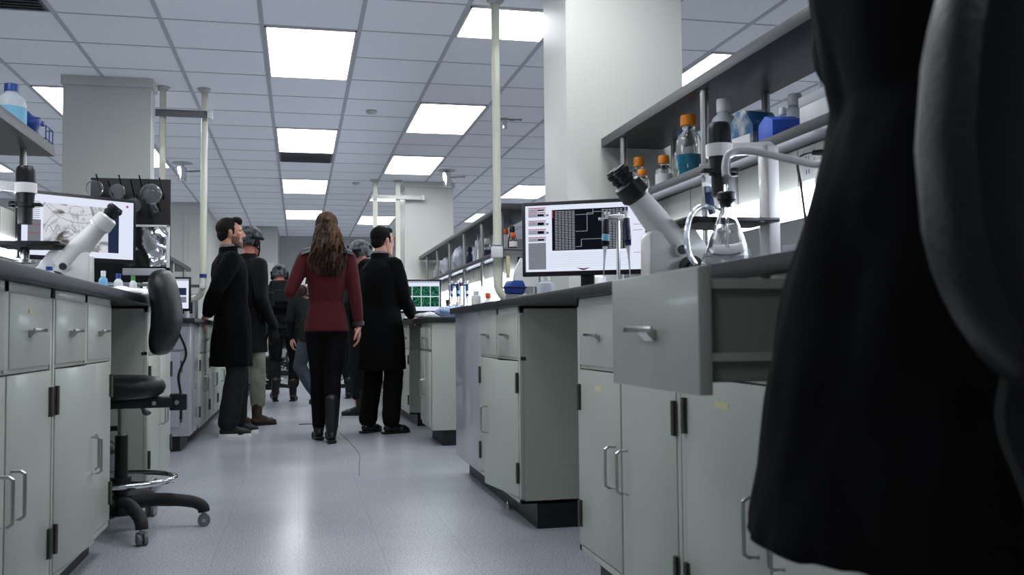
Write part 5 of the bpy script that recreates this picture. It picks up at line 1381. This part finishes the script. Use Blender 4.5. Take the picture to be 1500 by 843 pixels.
# bearded man in the long coat, facing +x, right hand behind him on the bench edge
L1 = (-.55, 8.10, 0); RZ1 = -72; S1 = 1.775/1.75
wr = loc2(L1, RZ1, S1, (-.715, 7.98, .995))
person('bearded man in a long black coat leaning with one hand on the far left bench', L1, RZ1, 1.775, dict(
    pelvis=V(.01, .01, .93), neck=V(.0, -.02, 1.465), head=V(0, .005, 1.63), hyaw=12, hpitch=0,
    shR=V(.165, -.03, 1.40), elR=V(.205, -.17, 1.15), wrR=wr, hdR=V(-.1, -.35, -.75), hnR=V(-.3, .9, -.3),
    elL=V(-.23, .03, 1.12), wrL=V(-.21, .14, .90), knR=V(.10, .03, .50), anR=V(.10, -.04, .09), ftR=14, knL=V(-.12, .10, .50), anL=V(-.14, .09, .09), ftL=6, curl=.55),
    dict(jacket='coat', trousers='trou', shoe='sneak', sole='white', hem=.555, flare=.022, fit=.018, hair='quiff', hairmat='hairbr', beard=True, fn=coat_details, trouser_loose=.03, seed=1, sleeve=.022, jw=.011))
# helmeted soldier behind him
L2 = (-.455, 8.98, 0)
person('helmeted soldier in black gear and khaki trousers standing behind the bearded man', L2, -52, 1.80, dict(hyaw=-6, hpitch=-3, wrR=V(.24, .10, .86), wrL=V(-.17, .22, 1.02), elL=V(-.25, .02, 1.12), knR=V(.11, .03, .5), anR=V(.12, .02, .09), anL=V(-.12, -.04, .09)),
    {**soldier, 'trousers': 'khaki', 'hem': .64, 'shoe': 'bootbr', 'fn': vest_details(), 'seed': 2})
# woman in maroon blazer walking away
L3 = (.205, 7.40, 0); S3 = 1.735/1.75
person('woman in a maroon blazer with long wavy brown hair walking away down the aisle', L3, 2, 1.735, dict(
    pelvis=V(0, 0, .94), neck=V(0, .0, 1.475), head=V(.0, .02, 1.64), hyaw=0, girth=.93,
    shR=V(.165, -.01, 1.405), elR=V(.215, -.03, 1.13), wrR=V(.245, -.02, .885), hdR=V(.03, .05, -1), hnR=V(-1, .2, 0),
    shL=V(-.165, -.01, 1.405), elL=V(-.275, -.05, 1.15), wrL=V(-.17, .18, 1.17), hdL=V(.25, 1, .15), hnL=V(.9, -.2, -.2),
    hipR=V(.075, 0, .93), knR=V(.045, -.02, .50), anR=V(.03, -.11, .105), ftR=0, pitR=-6, hipL=V(-.075, 0, .93), knL=V(-.055, .08, .50), anL=V(-.05, .17, .095), ftL=-4, pitL=4),
    dict(jacket='maroon', trousers='troub', shoe='boot', shaft=.22, hem=.835, flare=.012, fit=.006, waist=.014, jname='blazer', fn=blazer_details, trouser_loose=.009, trouser_end=.96, sleeve=.006, cuff=.93, shoename='boot', tw=.002, jw=.004, seed=3, collar=True))
b = MB(); b.box(-.05, .05, -.002, .002, -.07, .07, .001); tag(b.build('paper_sheet', 'paper', loc=(.0, 7.63, 1.24)), 'white sheet of paper held in the left hand of the blazer woman', 'paper'); bpy.data.objects['paper_sheet'].rotation_euler = (R(-15), R(12), R(15))
# black-haired man in long coat, back to camera, looking right
L5 = (.66, 7.92, 0); S5 = 1.715/1.75
person('black-haired man in a long black coat seen from behind beside the far right bench', L5, -46, 1.715, dict(
    head=V(.0, .035, 1.62), hyaw=14, hpitch=-3, shR=V(.155, .0, 1.405), elR=V(.205, .06, 1.13), wrR=V(.13, .24, 1.0), hdR=V(-.1, .8, -.4),
    shL=V(-.16, -.01, 1.405), elL=V(-.215, -.09, 1.13), wrL=V(-.215, -.07, .905), hdL=V(.05, .1, -1), hnL=V(.8, .5, 0), anR=V(.115, -.01, .09), anL=V(-.105, -.05, .09), knR=V(.115, .03, .49), ftR=20, ftL=-4),
    dict(jacket='coat', trousers='troub', shoe='boot', hem=.53, flare=.035, fit=.024, hair='short', hairmat='hairdk', fn=coat_details, trouser_loose=.026, seed=4, sleeve=.018, jw=.011))
# second soldier
person('helmeted soldier facing left between the blazer woman and the black-haired man', (.62, 9.75, 0), 62, 1.76, dict(hyaw=0, hpitch=-4, wrR=V(.2, .15, .95), elR=V(.25, .0, 1.12), wrL=V(-.16, .2, 1.05), elL=V(-.25, .02, 1.12), anR=V(.12, .02, .09)),
    {**soldier, 'fn': vest_details(), 'seed': 5})
# soldier with backpack walking away, bent forward
person('soldier in black gear with a backpack walking away beyond the blazer woman', (-.19, 11.95, 0), 4, 1.78, dict(girth=1.2,
    pelvis=V(0, -.05, .90), neck=V(-.02, .16, 1.385), head=V(-.03, .25, 1.51), hyaw=6, hpitch=-18,
    shR=V(.16, .14, 1.34), elR=V(.26, .18, 1.08), wrR=V(.22, .38, .98), hdR=V(-.2, 1, -.2), shL=V(-.19, .13, 1.34), elL=V(-.27, .14, 1.07), wrL=V(-.2, .34, .95), hdL=V(.2, 1, -.2),
    hipR=V(.09, -.05, .88), knR=V(.14, .12, .50), anR=V(.12, .05, .09), hipL=V(-.09, -.05, .88), knL=V(-.09, .08, .47), anL=V(-.10, -.18, .12), pitL=-14, ftL=-6),
    {**soldier, 'fn': vest_details(True), 'seed': 6})
# person in jeans being led, mostly hidden
person('dark-clothed figure in slate blue jeans mostly hidden behind the blazer woman', (.17, 11.05, 0), 20, 1.72, dict(
    pelvis=V(.0, -.02, .86), neck=V(.0, .25, 1.29), head=V(.0, .33, 1.41), hpitch=-30, shR=V(.16, .22, 1.25), shL=V(-.16, .22, 1.25), elR=V(.22, .2, 1.0), wrR=V(.16, .30, .80), elL=V(-.22, .2, 1.0), wrL=V(-.16, .30, .80),
    hipR=V(.08, -.02, .85), knR=V(.12, .16, .47), anR=V(.12, .02, .09), hipL=V(-.08, -.02, .85), knL=V(-.17, .02, .46), anL=V(-.02, -.2, .10), pitL=-10),
    dict(jacket='gear2', trousers='jean', shoe='sneak', hem=.82, flare=.01, hair='short', hairmat='hairdk', trouser_loose=.02, seed=7, jname='jacket'))
person('soldier in black gear whose boots show right of the blazer woman', (.50, 12.3, 0), -6, 1.78, dict(neck=V(0, .05, 1.45), head=V(0, .1, 1.60), anR=V(.12, -.04, .09), anL=V(-.11, .1, .09), knL=V(-.1, .12, .5)),
    {**soldier, 'fn': vest_details(), 'seed': 8})
# foreground figure in the long dark coat
person('person in a long black coat standing very close, cut off by the right edge', (.845, .985, 0), 15, 1.80, dict(girth=1.0, wrR=V(.21, .2, 1.02), elR=V(.26, -.02, 1.13), hdR=V(-.2, 1, .1), shL=V(-.15, .0, 1.405), elL=V(-.06, .16, 1.17), wrL=V(.08, .26, 1.18), hdL=V(1, .1, .1), hnL=V(0, -1, 0)),
    dict(jacket='coat2', trousers='troub', shoe='boot', hem=.555, flare=.085, fit=.082, waist=.022, hair='short', hairmat='hairdk', fn=coat_details, trouser_loose=.03, seed=9, sleeve=.026, jw=.014, vox=.008))
